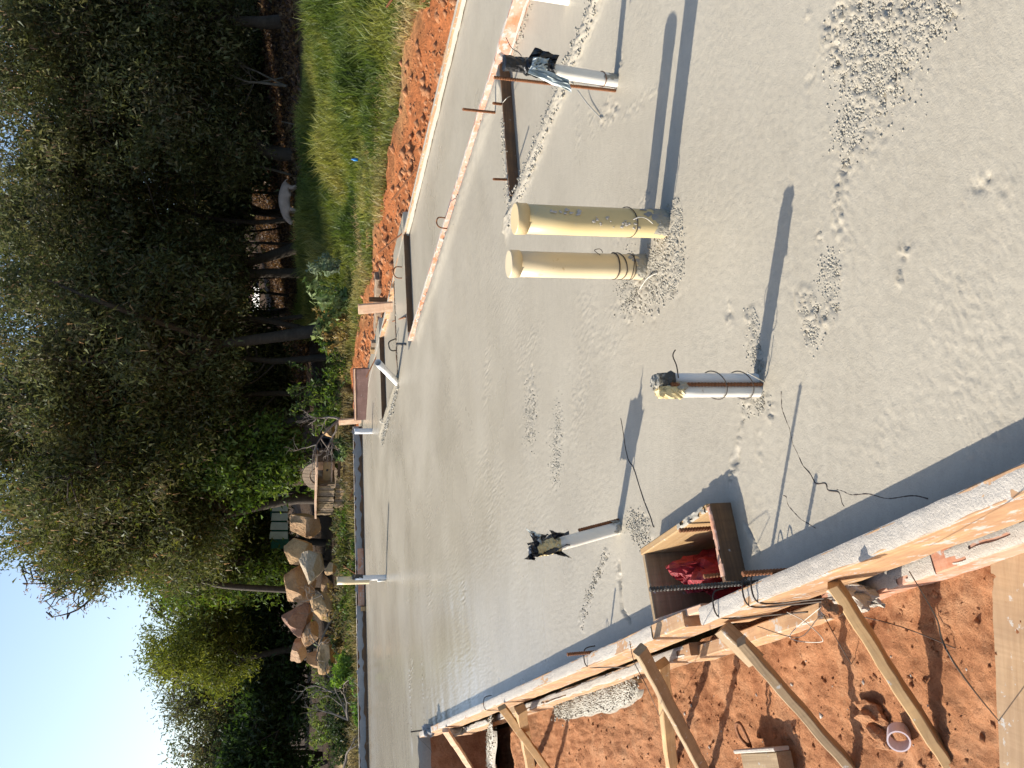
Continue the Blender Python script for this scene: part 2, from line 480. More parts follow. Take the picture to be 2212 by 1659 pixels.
GRAVEL = [  # polyline, half width, strength
    ([(0.773, 1.631, 0.000), (0.708, 1.592, 0.000), (0.615, 1.548, 0.000)], .085, 1.0), ([(0.731, 1.526, 0.000), (0.648, 1.533, 0.000)], .10, 1.0),
    ([(0.674, 1.452, 0.000), (0.687, 1.407, 0.000), (0.688, 1.342, 0.000)], .035, .8), ([(0.575, 1.608, 0.000), (0.522, 1.631, 0.000)], .055, .55),
    ([(0.453, 1.658, 0.000), (0.358, 1.671, 0.000)], .022, .8), ([(0.337, 1.668, 0.000), (0.319, 1.652, 0.000)], .035, .5), ([(0.492, 1.592, 0.000), (0.509, 1.548, 0.000)], .05, .4),
    ([(0.328, 1.739, -0.000), (0.336, 1.736, -0.000)], .018, 1.0), ([(0.212, 1.475, 0.000), (0.206, 1.473, 0.000)], .018, 1.1), ([(0.266, 1.465, 0.000), (0.259, 1.452, 0.000)], .02, .8),
    ([(0.354, 1.281, 0.000), (0.351, 1.255, 0.000)], .022, .7), ([(0.329, 1.319, 0.000), (0.327, 1.308, 0.000)], .02, .4), ([(0.332, 1.214, 0.000), (0.337, 1.205, 0.000)], .022, .5),
    ([(0.344, 2.728, 0.000), (0.353, 2.672, 0.000), (0.375, 2.547, 0.000)], .085, 1.15), ([(0.379, 2.891, 0.000), (0.309, 2.849, 0.000)], .07, .9), ([(0.477, 2.497, 0.000), (0.532, 2.481, 0.000)], .04, .9), ([(0.384, 2.449, 0.000), (0.305, 2.514, 0.000)], .035, .7),
    ([(0.254, 1.708, 0.000), (0.238, 1.696, 0.000)], .035, .8), ([(0.184, 1.784, 0.000), (0.150, 1.771, 0.000)], .032, .9), ([(0.159, 1.696, 0.000), (0.197, 1.705, 0.000)], .026, .7), ([(0.107, 1.771, 0.000), (0.121, 1.739, -0.000)], .025, .6),
    ([(0.157, 2.030, 0.000), (0.182, 2.042, 0.000), (0.132, 2.015, 0.000)], .024, 1.1), ([(0.210, 2.159, 0.000), (0.178, 2.159, 0.000)], .018, .8), ([(0.035, 1.997, 0.000), (0.108, 2.030, 0.000)], .03, .7),
    ([(-0.048, 1.975, 0.000), (-0.050, 2.061, 0.000)], .03, .9), ([(-0.062, 2.061, 0.000), (-0.125, 2.089, 0.000), (-0.213, 2.113, 0.000), (-0.266, 2.133, 0.000)], .018, 1.0),
    ([(-0.126, 1.997, 0.000), (-0.203, 1.990, 0.000)], .012, .6), ([(-0.490, 2.849, 0.000), (-0.499, 2.709, 0.000)], .045, .6), ([(-0.532, 2.672, 0.000), (-0.471, 2.728, 0.000)], .022, .7),
    ([(-0.637, 3.071, 0.000), (-0.736, 3.169, 0.000), (-0.917, 3.316, 0.000), (-0.983, 3.355, 0.000)], .026, .75), ([(-0.654, 2.978, 0.000), (-0.722, 2.943, 0.000)], .02, .8),
    ([(0.189, 4.973, 0.000), (-0.056, 5.020, 0.000)], .09, .5), ([(-0.046, 4.077, 0.000), (-0.228, 4.093, -0.000)], .09, .65), ([(-0.124, 3.657, -0.000), (-0.393, 3.691, 0.000)], .07, .6), ([(0.237, 3.246, 0.000), (-0.096, 3.383, 0.000)], .12, .4),
    ([(0.115, 4.218, 0.000), (0.224, 4.054, 0.000)], .09, .4), ([(0.215, 2.912, 0.000), (0.158, 3.119, 0.000)], .1, .3), ([(-0.478, 5.141, 0.000), (-0.568, 4.688, 0.000)], .12, .35), ([(0.029, 5.683, 0.000), (-0.223, 5.836, 0.000)], .12, .3), ([(-0.726, 4.905, 0.000), (-0.603, 4.772, 0.000)], .1, .4),
    ([(-0.636, 6.946, 0.000), (-1.215, 7.057, 0.000)], .14, .35), ([(-2.808, 8.082, 0.000), (-2.590, 7.939, 0.000)], .12, .6), ([(-1.607, 6.946, 0.000), (-1.783, 7.057, 0.000)], .1, .5), ([(-1.847, 8.231, 0.000), (-2.009, 8.170, 0.000)], .09, .4), ([(-1.328, 5.683, 0.000), (-1.441, 5.639, 0.000)], .06, .5),
    ([(1.154, 2.934, 0.000), (1.016, 3.119, 0.000)], .03, .7), ([(1.008, 2.978, 0.000), (1.010, 3.071, 0.000)], .03, .8), ([(0.969, 2.582, 0.000), (0.963, 2.912, 0.000)], .02, .5),
    ([(1.160, 3.383, 0.000), (0.958, 3.412, 0.000)], .02, .5), ([(1.081, 3.246, 0.000), (0.964, 3.220, 0.000)], .02, .45), ([(-0.078, 1.190, 0.000), (-0.025, 1.286, 0.000)], .12, .35), ([(-0.144, 1.533, 0.000), (-0.066, 1.492, 0.000)], .06, .3), ([(0.110, 1.330, 0.000), (0.041, 1.286, 0.000)], .1, .35),
    ([(0.634, 2.690, 0.000), (0.525, 2.978, 0.000)], .025, .6), ([(1.227, 8.544, 0.000), (0.724, 7.536, 0.000)], .02, .6),
]
GROOVES = [  # polyline, half width, depth
    ([(-0.374, 2.061, 0.000), (-0.436, 1.997, 0.000)], .006, .005), ([(-0.649, 2.947, 0.000), (-0.817, 2.921, 0.000), (-0.832, 2.849, 0.000)], .010, .007),
]
mask = np.zeros(AA.shape); soft = np.zeros(AA.shape); groove = np.zeros(AA.shape)
flat = SX.ravel(), SY.ravel()
jit = .35 + 1.3 * NZ[9](SX * 14, SY * 14)
for (pts, hw, st) in GRAVEL:
    x0 = min(p[0] for p in pts) - 3 * hw; x1 = max(p[0] for p in pts) + 3 * hw
    y0 = min(p[1] for p in pts) - 3 * hw; y1 = max(p[1] for p in pts) + 3 * hw
    sel = (SX > x0) & (SX < x1) & (SY > y0) & (SY < y1)
    if not sel.any(): continue
    dd = seg_dist(SX[sel], SY[sel], pts) * jit[sel]
    tgt = mask if st > .62 else soft
    tgt[sel] = np.maximum(tgt[sel], st * np.clip(1.5 * (1 - dd / (hw * 1.35)), 0, 1))
for (pts, hw, dp) in GROOVES:
    x0 = min(p[0] for p in pts) - .1; x1 = max(p[0] for p in pts) + .1
    y0 = min(p[1] for p in pts) - .1; y1 = max(p[1] for p in pts) + .1
    sel = (SX > x0) & (SX < x1) & (SY > y0) & (SY < y1)
    if not sel.any(): continue
    w_ = np.maximum(hw, .0024 * SY[sel]) * (.6 + .8 * NZ[3](SX[sel] * 30, SY[sel] * 30))
    dd = seg_dist(SX[sel] + .01 * (NZ[4](SX[sel] * 12, SY[sel] * 12) - .5), SY[sel] + .01 * (NZ[5](SX[sel] * 12, SY[sel] * 12) - .5), pts)
    groove[sel] = np.minimum(groove[sel], -1.4 * dp * np.clip(1.4 * (1 - (dd / w_) ** 2), 0, 1))
# gravel ridges along the recess edges
ridgeB = np.exp(-((AA - A_B + .055) / .05) ** 2) * (BB < B_PIT + .15) * (AA < A_B + .001)
ridge3 = np.exp(-((AA - 3.745 + .05) / .05) ** 2) * (BB > B_LINE) * (BB < B_S3 + .3) * (AA < 3.747)
ridgeP = np.exp(-((BB - B_PIT - .03) / .03) ** 2) * (AA > A_B - .05) * (AA < 3.5) * (BB >= B_PIT) * np.clip((3.35 - AA) / .3, 0, 1)
ridgeA = np.exp(-((AA - A_A + .10) / .07) ** 2) * (BB >= B_PIT) * (BB < 7.3) * (AA < A_A)
mask = np.maximum(mask, 1.0 * np.minimum(1, ridgeB * 1.5)); mask = np.maximum(mask, .9 * ridge3); mask = np.maximum(mask, .9 * ridgeP); mask = np.maximum(mask, .55 * ridgeA * (.4 + NZ[6](SX * 3, SY * 3)))
stripA = np.exp(-((AA - A_A + .075) / .03) ** 2) * (BB < B_PIT)
mask = np.maximum(mask, .8 * stripA)
lum = 1 - np.abs(2 * NZ[0](SX * 66, SY * 66) - 1)
lum2 = NZ[1](SX * 115 + 3, SY * 115)
hole = np.clip(NZ[2](SX * 52 + 7, SY * 52) - .62, 0, 1) * 3
lump_h = (lum ** 2 * .0035 + lum2 * .006 - .003 - .008 * hole + .006 * (rng.random(SX.shape) - .5))
tex = .003 * fbm(2, SX * 1.1, SY * 1.1) + .0012 * fbm(5, SX * 6, SY * 6)
cs = AX_C[0] * SX + AX_C[1] * SY; ds = AX_D[0] * SX + AX_D[1] * SY
tex += .0016 * (NZ[7](cs * 1.3, ds * 9) - .5) * np.clip((SY - 1.5) / 4, 0, 1)
grit = np.clip(fbm(8, SX * 2.2, SY * 2.2) * 3 + .45, 0, 1)
near = np.clip(1.6 - SY / 7, .25, 1)
tex += .0005 * grit * (NZ[10](SX * 90, SY * 90) - .5) + .0012 * (.35 + grit) * (rng.random(SX.shape) - .5)
SZ = SZ + tex + soft * (.008 * (rng.random(SX.shape) - .4) + .004 * (NZ[0](SX * 70, SY * 70) - .5)) + mask * lump_h * 1.15 + groove + .022 * ridgeB + .018 * ridge3 + .008 * ridgeP + .022 * ridgeA
# cells that exist
ca = .5 * (AA[1:, 1:] + AA[:-1, :-1]); cb = .5 * (BB[1:, 1:] + BB[:-1, :-1])
cx = .5 * (SX[1:, 1:] + SX[:-1, :-1]); cy = .5 * (SY[1:, 1:] + SY[:-1, :-1])
cn = AX_N[0] * cx + AX_N[1] * cy; cdd = AX_D[0] * cx + AX_D[1] * cy
keep = ~((ca < A_LEFT) & (cb < B_EXT))
keep &= ~((cn < .583) & (cdd > 2.095) & (cdd < 2.585))
na, nb_ = AA.shape
I = np.arange(na * nb_).reshape(na, nb_)
Q = np.stack([I[:-1, :-1], I[1:, :-1], I[1:, 1:], I[:-1, 1:]], -1)[keep]
used = np.unique(Q); re_ = np.full(na * nb_, -1); re_[used] = np.arange(len(used))
SV = np.stack([SX, SY, SZ], -1).reshape(-1, 3)[used]
WET = np.clip((2.8 - AA) / 2.2, 0, 1) * np.clip((BB - 3.0) / 3.0, 0, 1) * (.7 + .6 * NZ[5](cs * .8, ds * 2.2)) + .25 * np.clip((BB - 7) / 4, 0, 1)
WET = np.clip(WET, 0, 1).ravel()[used]
slab = np_obj('concrete_slab', SV, re_[Q], mat=M_conc, smooth=True, attrs={'wet': ('POINT', np.repeat(WET[:, None], 3, 1))})
tag(slab, kind='structure', label='freshly poured grey concrete floor slab with rough trowelled patches')
# exposed rough edge of the slab beyond the end of the near formwork
ev = []; ef = []
es = np.linspace(-4.2, A_LEFT + .01, 90)
for i, a_ in enumerate(es):
    for k, z_ in enumerate((.004, -.04, -.10, -.18, -.30, -.6)):
        off = -.035 * NZ[2](a_ * 22, k * 1.7) * (k > 0) - .01 * k
        p = AB(a_, B_EXT + off + .004, z_ + .012 * (NZ[3](a_ * 30, k) - .5))
        ev.append(p)
for i in range(len(es) - 1):
    for k in range(5):
        ef.append((i*6+k, i*6+k+1, i*6+6+k+1, i*6+6+k))
lip = [f for f in ef if (f[0] % 6) < 2]; wall_ = [f for f in ef if (f[0] % 6) >= 2]
o = np_obj('slab_edge', ev, lip, mat=M_gravel, parent=slab)
SLAB_WALL = (ev, wall_)

# loose chips of stone showing in the rough strips
M_conc_chip = make_concrete('concrete_crumbs', (.28, .255, .2), (.36, .33, .265), (.6, .9), .3)
def chips(name, spots, mat, parent=None, seed=3):
    r = np.random.default_rng(seed)
    base = np.array([(1,0,0),(-1,0,0),(0,1,0),(0,-1,0),(0,0,1),(0,0,-1)], float)
    tri = np.array([(0,2,4),(2,1,4),(1,3,4),(3,0,4),(2,0,5),(1,2,5),(3,1,5),(0,3,5)])
    n = len(spots)
    V0 = base[None] * (1 + .5 * (r.random((n, 6, 1)) - .5)) + .25 * (r.random((n, 6, 3)) - .5)
    sp = np.array([s[:3] for s in spots]); sc = np.array([s[3] for s in spots])
    an = r.random(n) * 6.28; c, s = np.cos(an), np.sin(an)
    X = V0[..., 0] * c[:, None] - V0[..., 1] * s[:, None]; Y = V0[..., 0] * s[:, None] + V0[..., 1] * c[:, None]
    V1 = np.stack([X, Y * .8, V0[..., 2] * .65], -1) * sc[:, None, None] + sp[:, None]
    T = (tri[None] + (np.arange(n) * 6)[:, None, None]).reshape(-1, 3)
    return np_obj(name, V1.reshape(-1, 3), tris=T, mat=mat, parent=parent)
def along(pts, n, hw, s0, s1, z=0.0, seed=1):
    r = random.Random(seed); out = []
    L = [math.dist(p[:2], q[:2]) for p, q in zip(pts[:-1], pts[1:])]
    for _ in range(n):
        t = r.random() * sum(L); i = 0
        while t > L[i] and i < len(L) - 1: t -= L[i]; i += 1
        p, q = pts[i], pts[i+1]; k = t / max(L[i], 1e-6)
        x = p[0] + (q[0]-p[0]) * k + r.gauss(0, hw); y = p[1] + (q[1]-p[1]) * k + r.gauss(0, hw)
        zz = p[2] + (q[2] - p[2]) * k if len(p) > 2 else z
        out.append((x, y, zz, s0 + (s1 - s0) * r.random() ** 2))
    return out
ch = []
ch += along([AB(A_B - .05, 2.0, .016), AB(A_B - .05, 4.1, .016)], 1500, .028, .004, .012, seed=2)
ch += along([AB(A_B - .02, 4.12, .004), AB(3.3, 4.12, .004)], 300, .022, .004, .011, seed=3)
ch += along([AB(3.70, 8.6, .006), AB(3.69, 10.2, .006)], 350, .03, .006, .016, seed=4)
ch += along([AB(3.80, 8.64, .0), AB(4.9, 8.64, .0)], 160, .018, .006, .014, seed=5)
ch += along([AB(A_A - .075, 2.6, -.047), AB(A_A - .06, 4.05, -.047)], 260, .022, .004, .010, seed=6)
ch += along([AB(A_A - .07, 4.3, .012), AB(A_A + .01, 7.2, .012)], 260, .03, .004, .012, seed=7)
for (pts, hw, st) in GRAVEL[:34]:
    if st > .5 and hw > .0225: ch += along(pts, int(80 + 1500 * hw / .085 * st), hw * .55, .002, .0062, -.001, seed=int(hw * 1e4))
ch += along([(0.331, 2.748, 0.000), (0.355, 2.690, 0.000), (0.393, 2.514, 0.000)], 320, .05, .003, .010, .003, seed=11)
ch += along([(0.530, 2.547, 0.000), (0.448, 2.494, 0.000)], 120, .03, .003, .010, .003, seed=12)
o = chips('stone_chips', ch, M_conc_chip, slab); o['kind'] = 'stuff'

# ================================================================== RED SOIL beside the slab (camera side)
sa = np.concatenate([np.linspace(-6.5, -1.6, 60, endpoint=False), np.linspace(-1.6, .365, 230)])
sb = np.concatenate([geo(.55, 9.0, .009), [9.0]])
XA, XB = np.meshgrid(sa, sb, indexing='ij')
PX = AX_C[0] * XA + AX_D[0] * XB; PY = AX_C[1] * XA + AX_D[1] * XB
PD = AX_D[0] * PX + AX_D[1] * PY; PN = AX_N[0] * PX + AX_N[1] * PY
PZ = soil_z(PD) + .05 * fbm(0, PX * 1.4, PY * 1.4) + .035 * fbm(3, PX * 5, PY * 5) + .022 * np.abs(fbm(6, PX * 14, PY * 14, 2)) + .012 * (NZ[8](PX * 42, PY * 42) - .5) + .007 * (NZ[9](PX * 90, PY * 90) - .5)
PZ += .05 * np.clip((PN + .05) / .25, 0, 1) * (PD < 3.2) * np.clip((3.2 - PD), 0, 1)
PZ -= .45 * np.clip((PD - 6.6) / .3, 0, 1) * np.clip((PN + 1.6) / .5, 0, 1) # hole at the slab corner
PZ += .22 * np.exp(-((PX - (-1.06)) / .12) ** 2 - ((PY - 2.5) / .1) ** 2) * 0
M_soil, nt, out = mat_new('red_soil')
v = nt.nodes.new('ShaderNodeNewGeometry').outputs['Position']
col = ramp(nt, [(.3, (.30, .125, .058)), (.5, (.455, .21, .10)), (.72, (.56, .30, .16))], noise(nt, v, 7, 6, .65))
col = mixc(nt, ramp(nt, [(.5, 0), (.72, .5)], noise(nt, v, 45, 5, .7)), col, (.20, .07, .03))
col = mixc(nt, ramp(nt, [(.63, 0), (.68, .55)], noise(nt, v, 95, 3, .6)), col, (.50, .28, .15))
nb = bump(nt, noise(nt, v, 60, 6, .75), .9, .02); nb = bump(nt, noise(nt, v, 180, 4, .7), .6, .006, nb)
princ(nt, out, col, .95, .1, nb)
na2, nb2 = XA.shape
I = np.arange(na2 * nb2).reshape(na2, nb2)
Q = np.stack([I[:-1, :-1], I[1:, :-1], I[1:, 1:], I[:-1, 1:]], -1).reshape(-1, 4)
np_obj('cut_face', SLAB_WALL[0], SLAB_WALL[1], mat=M_soil, parent=slab)
soil = np_obj('red_soil_ground', np.stack([PX, PY, PZ], -1).reshape(-1, 3), Q, mat=M_soil, smooth=True)
tag(soil, kind='structure')
def soil_at(x, y):
    i = np.argmin((PX - x) ** 2 + (PY - y) ** 2)
    return float(PZ.ravel()[i])
# crumbs of soil and grey cement specks on it
cr = []
r_ = random.Random(5)
for _ in range(2600):
    a_ = -1.5 * r_.random() ** 1.0 + .25; b_ = 1.1 * math.exp(r_.random() * 1.6)
    p = AB(a_, b_); cr.append((p[0], p[1], soil_at(p[0], p[1]) + .001, .003 + .010 * r_.random() ** 3))
o = chips('soil_crumbs', cr, M_soil, soil, 9); o['kind'] = 'stuff'
cr = []
for _ in range(170):
    a_ = -1.3 * r_.random() + .2; b_ = 1.1 * math.exp(r_.random() * 1.3)
    p = AB(a_, b_); cr.append((p[0], p[1], soil_at(p[0], p[1]) + .004, .003 + .009 * r_.random() ** 2))
o = chips('cement_specks', cr, M_cement, soil, 10); o['kind'] = 'stuff'

# ================================================================== WIDER GROUND: rises on the right to the wood, level at the back
def terrain(x, y):
    n = AX_N[0] * x + AX_N[1] * y
    z = np.interp(n, [-30, -3, 0, 4.9, 5.25, 6.2, 8.2, 9.4, 10.6, 13.9, 20, 40], [-.3, -.28, -.16, -.10, -.10, .0, .15, .44, .74, 1.15, 2.3, 6.0])
    z = z + np.clip((y - 14) / 30, 0, 3) * .55 * np.clip((6 - n) / 6, 0, 1)
    return z
tx = np.concatenate([np.linspace(-160, -14, 20, endpoint=False), np.linspace(-14, 14, 187, endpoint=False), np.linspace(14, 160, 20)])
ty = np.concatenate([np.linspace(-40, 4, 12, endpoint=False), np.linspace(4, 22, 200, endpoint=False), np.linspace(22, 40, 40, endpoint=False), np.linspace(40, 260, 20)])
TX, TY = np.meshgrid(tx, ty, indexing='ij')
TN = AX_N[0] * TX + AX_N[1] * TY; TD = AX_D[0] * TX + AX_D[1] * TY
TZ = terrain(TX, TY) + .10 * fbm(1, TX * .5, TY * .5) + .06 * fbm(4, TX * 2, TY * 2)
red = np.clip(1 - np.abs(TN - 5.45) / 1.25 + .9 * fbm(2, TX * 1.2, TY * 1.2), 0, 1) * (TD < 13.5) + np.clip(1 - np.abs(TD - 12.75) / .5 + .9 * fbm(3, TX * 1.3, TY * 1.3), 0, 1) * (TN < 5.3)
red = np.clip(red * 1.6, 0, 1) * (TY < 24)
TZ += red * (.10 * np.abs(fbm(5, TX * 3, TY * 3)) * 2 + .07 * (NZ[7](TX * 7, TY * 7) - .5)) * (TN > 4.95)
TZ += .17 * np.exp(-((TN - 2.2) / 1.6) ** 2) * np.exp(-((TD - 13.1) / .4) ** 2)
slabmask = (TN > -1) & (TN < 4.98) & (TD < 12.6) & (TD > -2)
leftmask = (TN <= -.2) & (TN > -8) & (TD < 9)
TZ = np.where(slabmask, np.minimum(TZ, -1.3), TZ)
TZ = np.where(leftmask & ~slabmask, np.minimum(TZ, -1.3), TZ)
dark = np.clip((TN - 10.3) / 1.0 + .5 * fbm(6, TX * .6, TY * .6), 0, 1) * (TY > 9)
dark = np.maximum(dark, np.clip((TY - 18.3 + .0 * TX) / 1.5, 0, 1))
green = np.clip(.5 + (TN - 7.3) / 1.6 + 1.5 * fbm(7, TX * .8, TY * .8), 0, 1)
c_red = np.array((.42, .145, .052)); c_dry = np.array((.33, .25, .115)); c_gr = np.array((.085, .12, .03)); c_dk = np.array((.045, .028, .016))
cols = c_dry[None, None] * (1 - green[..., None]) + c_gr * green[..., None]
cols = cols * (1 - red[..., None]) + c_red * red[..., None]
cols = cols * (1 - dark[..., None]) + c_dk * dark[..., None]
cols = cols * (.75 + .5 * NZ[4](TX * 6, TY * 6))[..., None]
M_ground, nt, out = mat_new('site_ground')
a = nt.nodes.new('ShaderNodeVertexColor'); a.layer_name = 'col'
v = nt.nodes.new('ShaderNodeNewGeometry').outputs['Position']
n5 = noise(nt, v, 14, 6, .7)
colr = mixc(nt, ramp(nt, [(.4, 0), (.7, .55)], n5), a.outputs[0], (.05, .03, .015))
princ(nt, out, colr, .95, .1, bump(nt, n5, .9, .05))
na3, nb3 = TX.shape
I = np.arange(na3 * nb3).reshape(na3, nb3)
Q = np.stack([I[:-1, :-1], I[1:, :-1], I[1:, 1:], I[:-1, 1:]], -1).reshape(-1, 4)
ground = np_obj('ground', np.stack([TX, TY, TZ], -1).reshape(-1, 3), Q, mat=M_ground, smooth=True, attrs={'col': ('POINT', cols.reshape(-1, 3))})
tag(ground, kind='structure')
def gz(x, y):
    """height of the built ground sheet at a point"""
    i = np.clip(np.searchsorted(tx, x) - 1, 0, na3 - 2); j = np.clip(np.searchsorted(ty, y) - 1, 0, nb3 - 2)
    fx = (x - tx[i]) / (tx[i+1] - tx[i]); fy = (y - ty[j]) / (ty[j+1] - ty[j])
    return (TZ[i, j] * (1-fx) + TZ[i+1, j] * fx) * (1-fy) + (TZ[i, j+1] * (1-fx) + TZ[i+1, j+1] * fx) * fy

# clods on the red bank behind the side board
cr = []
r_ = random.Random(15)
for _ in range(1500):
    n_ = 5.05 + abs(r_.gauss(0, .55)); d_ = 1.8 + 10.5 * r_.random()
    p = ND(n_, d_); cr.append((p[0], p[1], float(gz(p[0], p[1])), .012 + .06 * r_.random() ** 4))
for _ in range(700):
    d_ = 12.72 + abs(r_.gauss(0, .25)); n_ = -3.5 + 8 * r_.random()
    p = ND(n_, d_); cr.append((p[0], p[1], float(gz(p[0], p[1])), .012 + .05 * r_.random() ** 4))
o = chips('bank_clods', cr, M_soil, ground, 19); o['kind'] = 'stuff'

# ================================================================== FORMWORK
def crust(name, p0, p1, w, parent, seed, thick=.004, mat=None, nl=90, cover=1.0, up=(0, 0, 1), jag=.3):
    """lumpy cement left on a face: strip of width w centred on p0-p1, on the side `up`"""
    p0 = Vector(p0); p1 = Vector(p1); X = (p1 - p0).normalized(); U = Vector(up).normalized(); Yv = U.cross(X).normalized()
    L = (p1 - p0).length; r = np.random.default_rng(seed); vs_ = []; fs = []
    nw = 7
    for i in range(nl + 1):
        t = i / nl
        e0 = jag * w * (NZ[seed % 12](t * nl * .31, 1.5) - .5); e1 = jag * w * (NZ[(seed + 1) % 12](t * nl * .37, 7.5) - .5)
        for j in range(nw):
            k = j / (nw - 1)
            y = (-w/2 + e0) * (1 - k) + (w/2 + e1) * k
            hgt = thick * (.25 + .9 * NZ[(seed + 2) % 12](t * nl * .55, j * .9) + .25 * r.random()) if 0 < j < nw - 1 else -.001
            vs_.append(p0 + X * (L * t) + Yv * y + U * hgt)
    for i in range(nl):
        for j in range(nw - 1):
            if cover < 1 and NZ[(seed + 4) % 12](i * .22, j * .5 + seed) > cover: continue
            fs.append((i*nw+j, i*nw+j+1, (i+1)*nw+j+1, (i+1)*nw+j))
    inv = parent_mat(parent).inverted()
    return np_obj(name, [tuple(inv @ v) for v in vs_], fs, mat=mat or M_cement, parent=parent, smooth=False)

FZ = .075
M_cream = make_concrete('cream_cement', (.31, .28, .22), (.40, .365, .295), (.8, .95), .4)
# near formwork, camera side: first length, up to the boxed-out pocket
f1 = thing('edge_formwork', 'near run of cement-topped pine formwork from the frame corner to the boxed pocket', 'formwork', ND(.32, 1.5, 0))
plank('upper_board', ND(.3235, .45, 0), ND(.3235, 2.25, 0), .047, .15, M_wood_form, f1, seed=1, wob=.003, segs=20)
crust('cement_crust', ND(.3235, .5, FZ), ND(.3235, 2.245, FZ), .047, f1, 2, .0022, nl=150, jag=.06)
plank('lower_board', ND(.288, .45, -.155), ND(.291, 1.93, -.165), .045, .125, M_wood_red, f1, seed=2, wob=.004, segs=16)
crust('cement_crust', ND(.288, .8, -.0925), ND(.291, 1.9, -.1025), .04, f1, 4, .002, nl=80, cover=.72)
plank('packing_board', ND(.281, 1.98, -.185), ND(.284, 2.85, -.20), .042, .10, M_wood_form, f1, seed=3, wob=.004)
lump('cement_spill', ND(.275, 1.80, -.115), (.028, .07, .032), M_cement, f1, 5, 4, .35, 0, fine=.07).location = parent_mat(f1).inverted() @ Vector(ND(.283, 1.78, -.085))
# second length
f2 = thing('edge_formwork', 'long far run of pine formwork beyond the boxed pocket above the red soil', 'formwork', ND(.32, 4, 0), group=None)
plank('upper_board', ND(.338, 2.36, .0), ND(.333, 7.62, .0), .045, .14, M_wood_form, f2, seed=5, wob=.004, segs=40)
crust('cement_crust', ND(.338, 2.6, .07), ND(.333, 7.6, .07), .045, f2, 6, .0022, nl=400, jag=.06)
plank('lower_board', ND(.296, 2.75, -.185), ND(.300, 5.05, -.20), .042, .13, M_wood_form, f2, seed=6, wob=.005, segs=16)
plank('lower_board', ND(.300, 5.12, -.20), ND(.300, 7.3, -.21), .042, .12, M_wood_form, f2, seed=7, wob=.005, segs=16)
crust('cement_crust', ND(.296, 2.8, -.119), ND(.300, 7.2, -.142), .036, f2, 8, .002, nl=160, cover=.75)
plank('joint_block', ND(.300, 4.97, -.10), ND(.300, 5.2, -.10), .05, .06, M_wood_old, f2, seed=8)
lump('cement_spill', ND(0, 0, 0), (.04, .07, .035), M_cement_grey, f2, 15, 3, .4, fine=.08).location = parent_mat(f2).inverted() @ Vector(ND(.335, 7.1, .08))
lump('cement_spill', ND(0, 0, 0), (.03, .09, .05), M_cement_grey, f2, 16, 3, .4, fine=.08).location = parent_mat(f2).inverted() @ Vector(ND(.295, 6.65, -.06))
# boxed pocket in the slab edge
bxf = thing('pocket_form', 'open timber box set into the slab edge, with a red net bag inside', 'formwork box', ND(.48, 2.34, 0))
BT = .062
plank('board', ND(.385, 2.095, -.06), ND(.597, 2.095, -.06), .022, 2 * (BT + .06) * 1.0, M_wood_dark, bxf, seed=11, segs=5)
plank('board', ND(.592, 2.108, -.06), ND(.592, 2.60, -.06), .022, .244, M_wood, bxf, seed=12, segs=6)
plank('board', ND(.580, 2.588, -.06), ND(.372, 2.588, -.06), .022, .24, M_wood_old, bxf, seed=13, segs=5)
plank('board', ND(.350, 2.26, -.07), ND(.366, 2.60, -.07), .022, .26, M_wood_pale, bxf, seed=14, segs=5)
crust('cement_crust', ND(.592, 2.12, BT), ND(.592, 2.3, BT), .022, bxf, 9, .006, M_gravel, nl=30, cover=.7)
crust('cement_crust', ND(.40, 2.095, BT), ND(.59, 2.095, BT), .021, bxf, 10, .003, M_wood_red, nl=30, cover=.75)
fl = np_obj('pocket_floor', [ND(.34, 2.05, -.30), ND(.62, 2.05, -.30), ND(.62, 2.63, -.30), ND(.34, 2.63, -.30)], [(0, 1, 2, 3)], mat=M_soil)
tag(fl, kind='structure')
pl = lump('red_net_bag', ND(.475, 2.43, -.11), (.062, .10, .14), M_net, None, 23, 4, .3, 0, fine=.07)
tag(pl, 'crumpled red net bag stuffed in the boxed pocket of the slab edge', 'net bag')
bm = bmesh.new(); bmesh.ops.create_cone(bm, cap_ends=True, segments=40, radius1=.075, radius2=.075, depth=.018)
dc = bm_obj('plywood_disc', bm, M_wood_dark); dc.location = ND(.43, 2.15, -.10)
dc.rotation_euler = (math.radians(80), 0, math.radians(-24))
tag(dc, 'dark brown round plywood offcut leaning inside the boxed pocket', 'wood disc')
rebar('rebar', ND(.361, 1.995, -.12), ND(.361, 1.995, .32), 'long dark ribbed rebar standing upright in front of the red net bag', .0062, M_steel)
rebar('rebar', ND(.355, 1.84, -.12), ND(.355, 1.84, .15), 'rusty upright rebar stub behind the cement-topped board, nearest the thick brace', .0065, M_rust)
rebar('rebar', ND(.568, 2.237, -.12), ND(.565, 2.237, .092), 'rusty upright rebar stub wired inside the boxed pocket', .0065, M_rust)
rebar('rebar', ND(.42, 2.125, -.15), ND(.41, 2.13, .10), 'bright-threaded bar end standing inside the boxed pocket by the plywood disc', .0055, M_rust)
rebar('rebar', ND(.362, 3.20, -.05), ND(.362, 3.20, .16), 'rusty rebar stub standing against the far formwork board', .0065, M_rust)
rebar('rebar', ND(.37, 7.70, -.05), ND(.365, 7.70, .13), 'dark rebar stub at the far end of the long formwork run', .0065, M_steel)

def wire_thing(name, pts, label, rad=.0016, mat=None, cat='wire', n=6, group=None):
    o = tube(name, catmull(pts, n), rad, mat or M_wire, sides=5)
    return tag(o, label, cat, group)
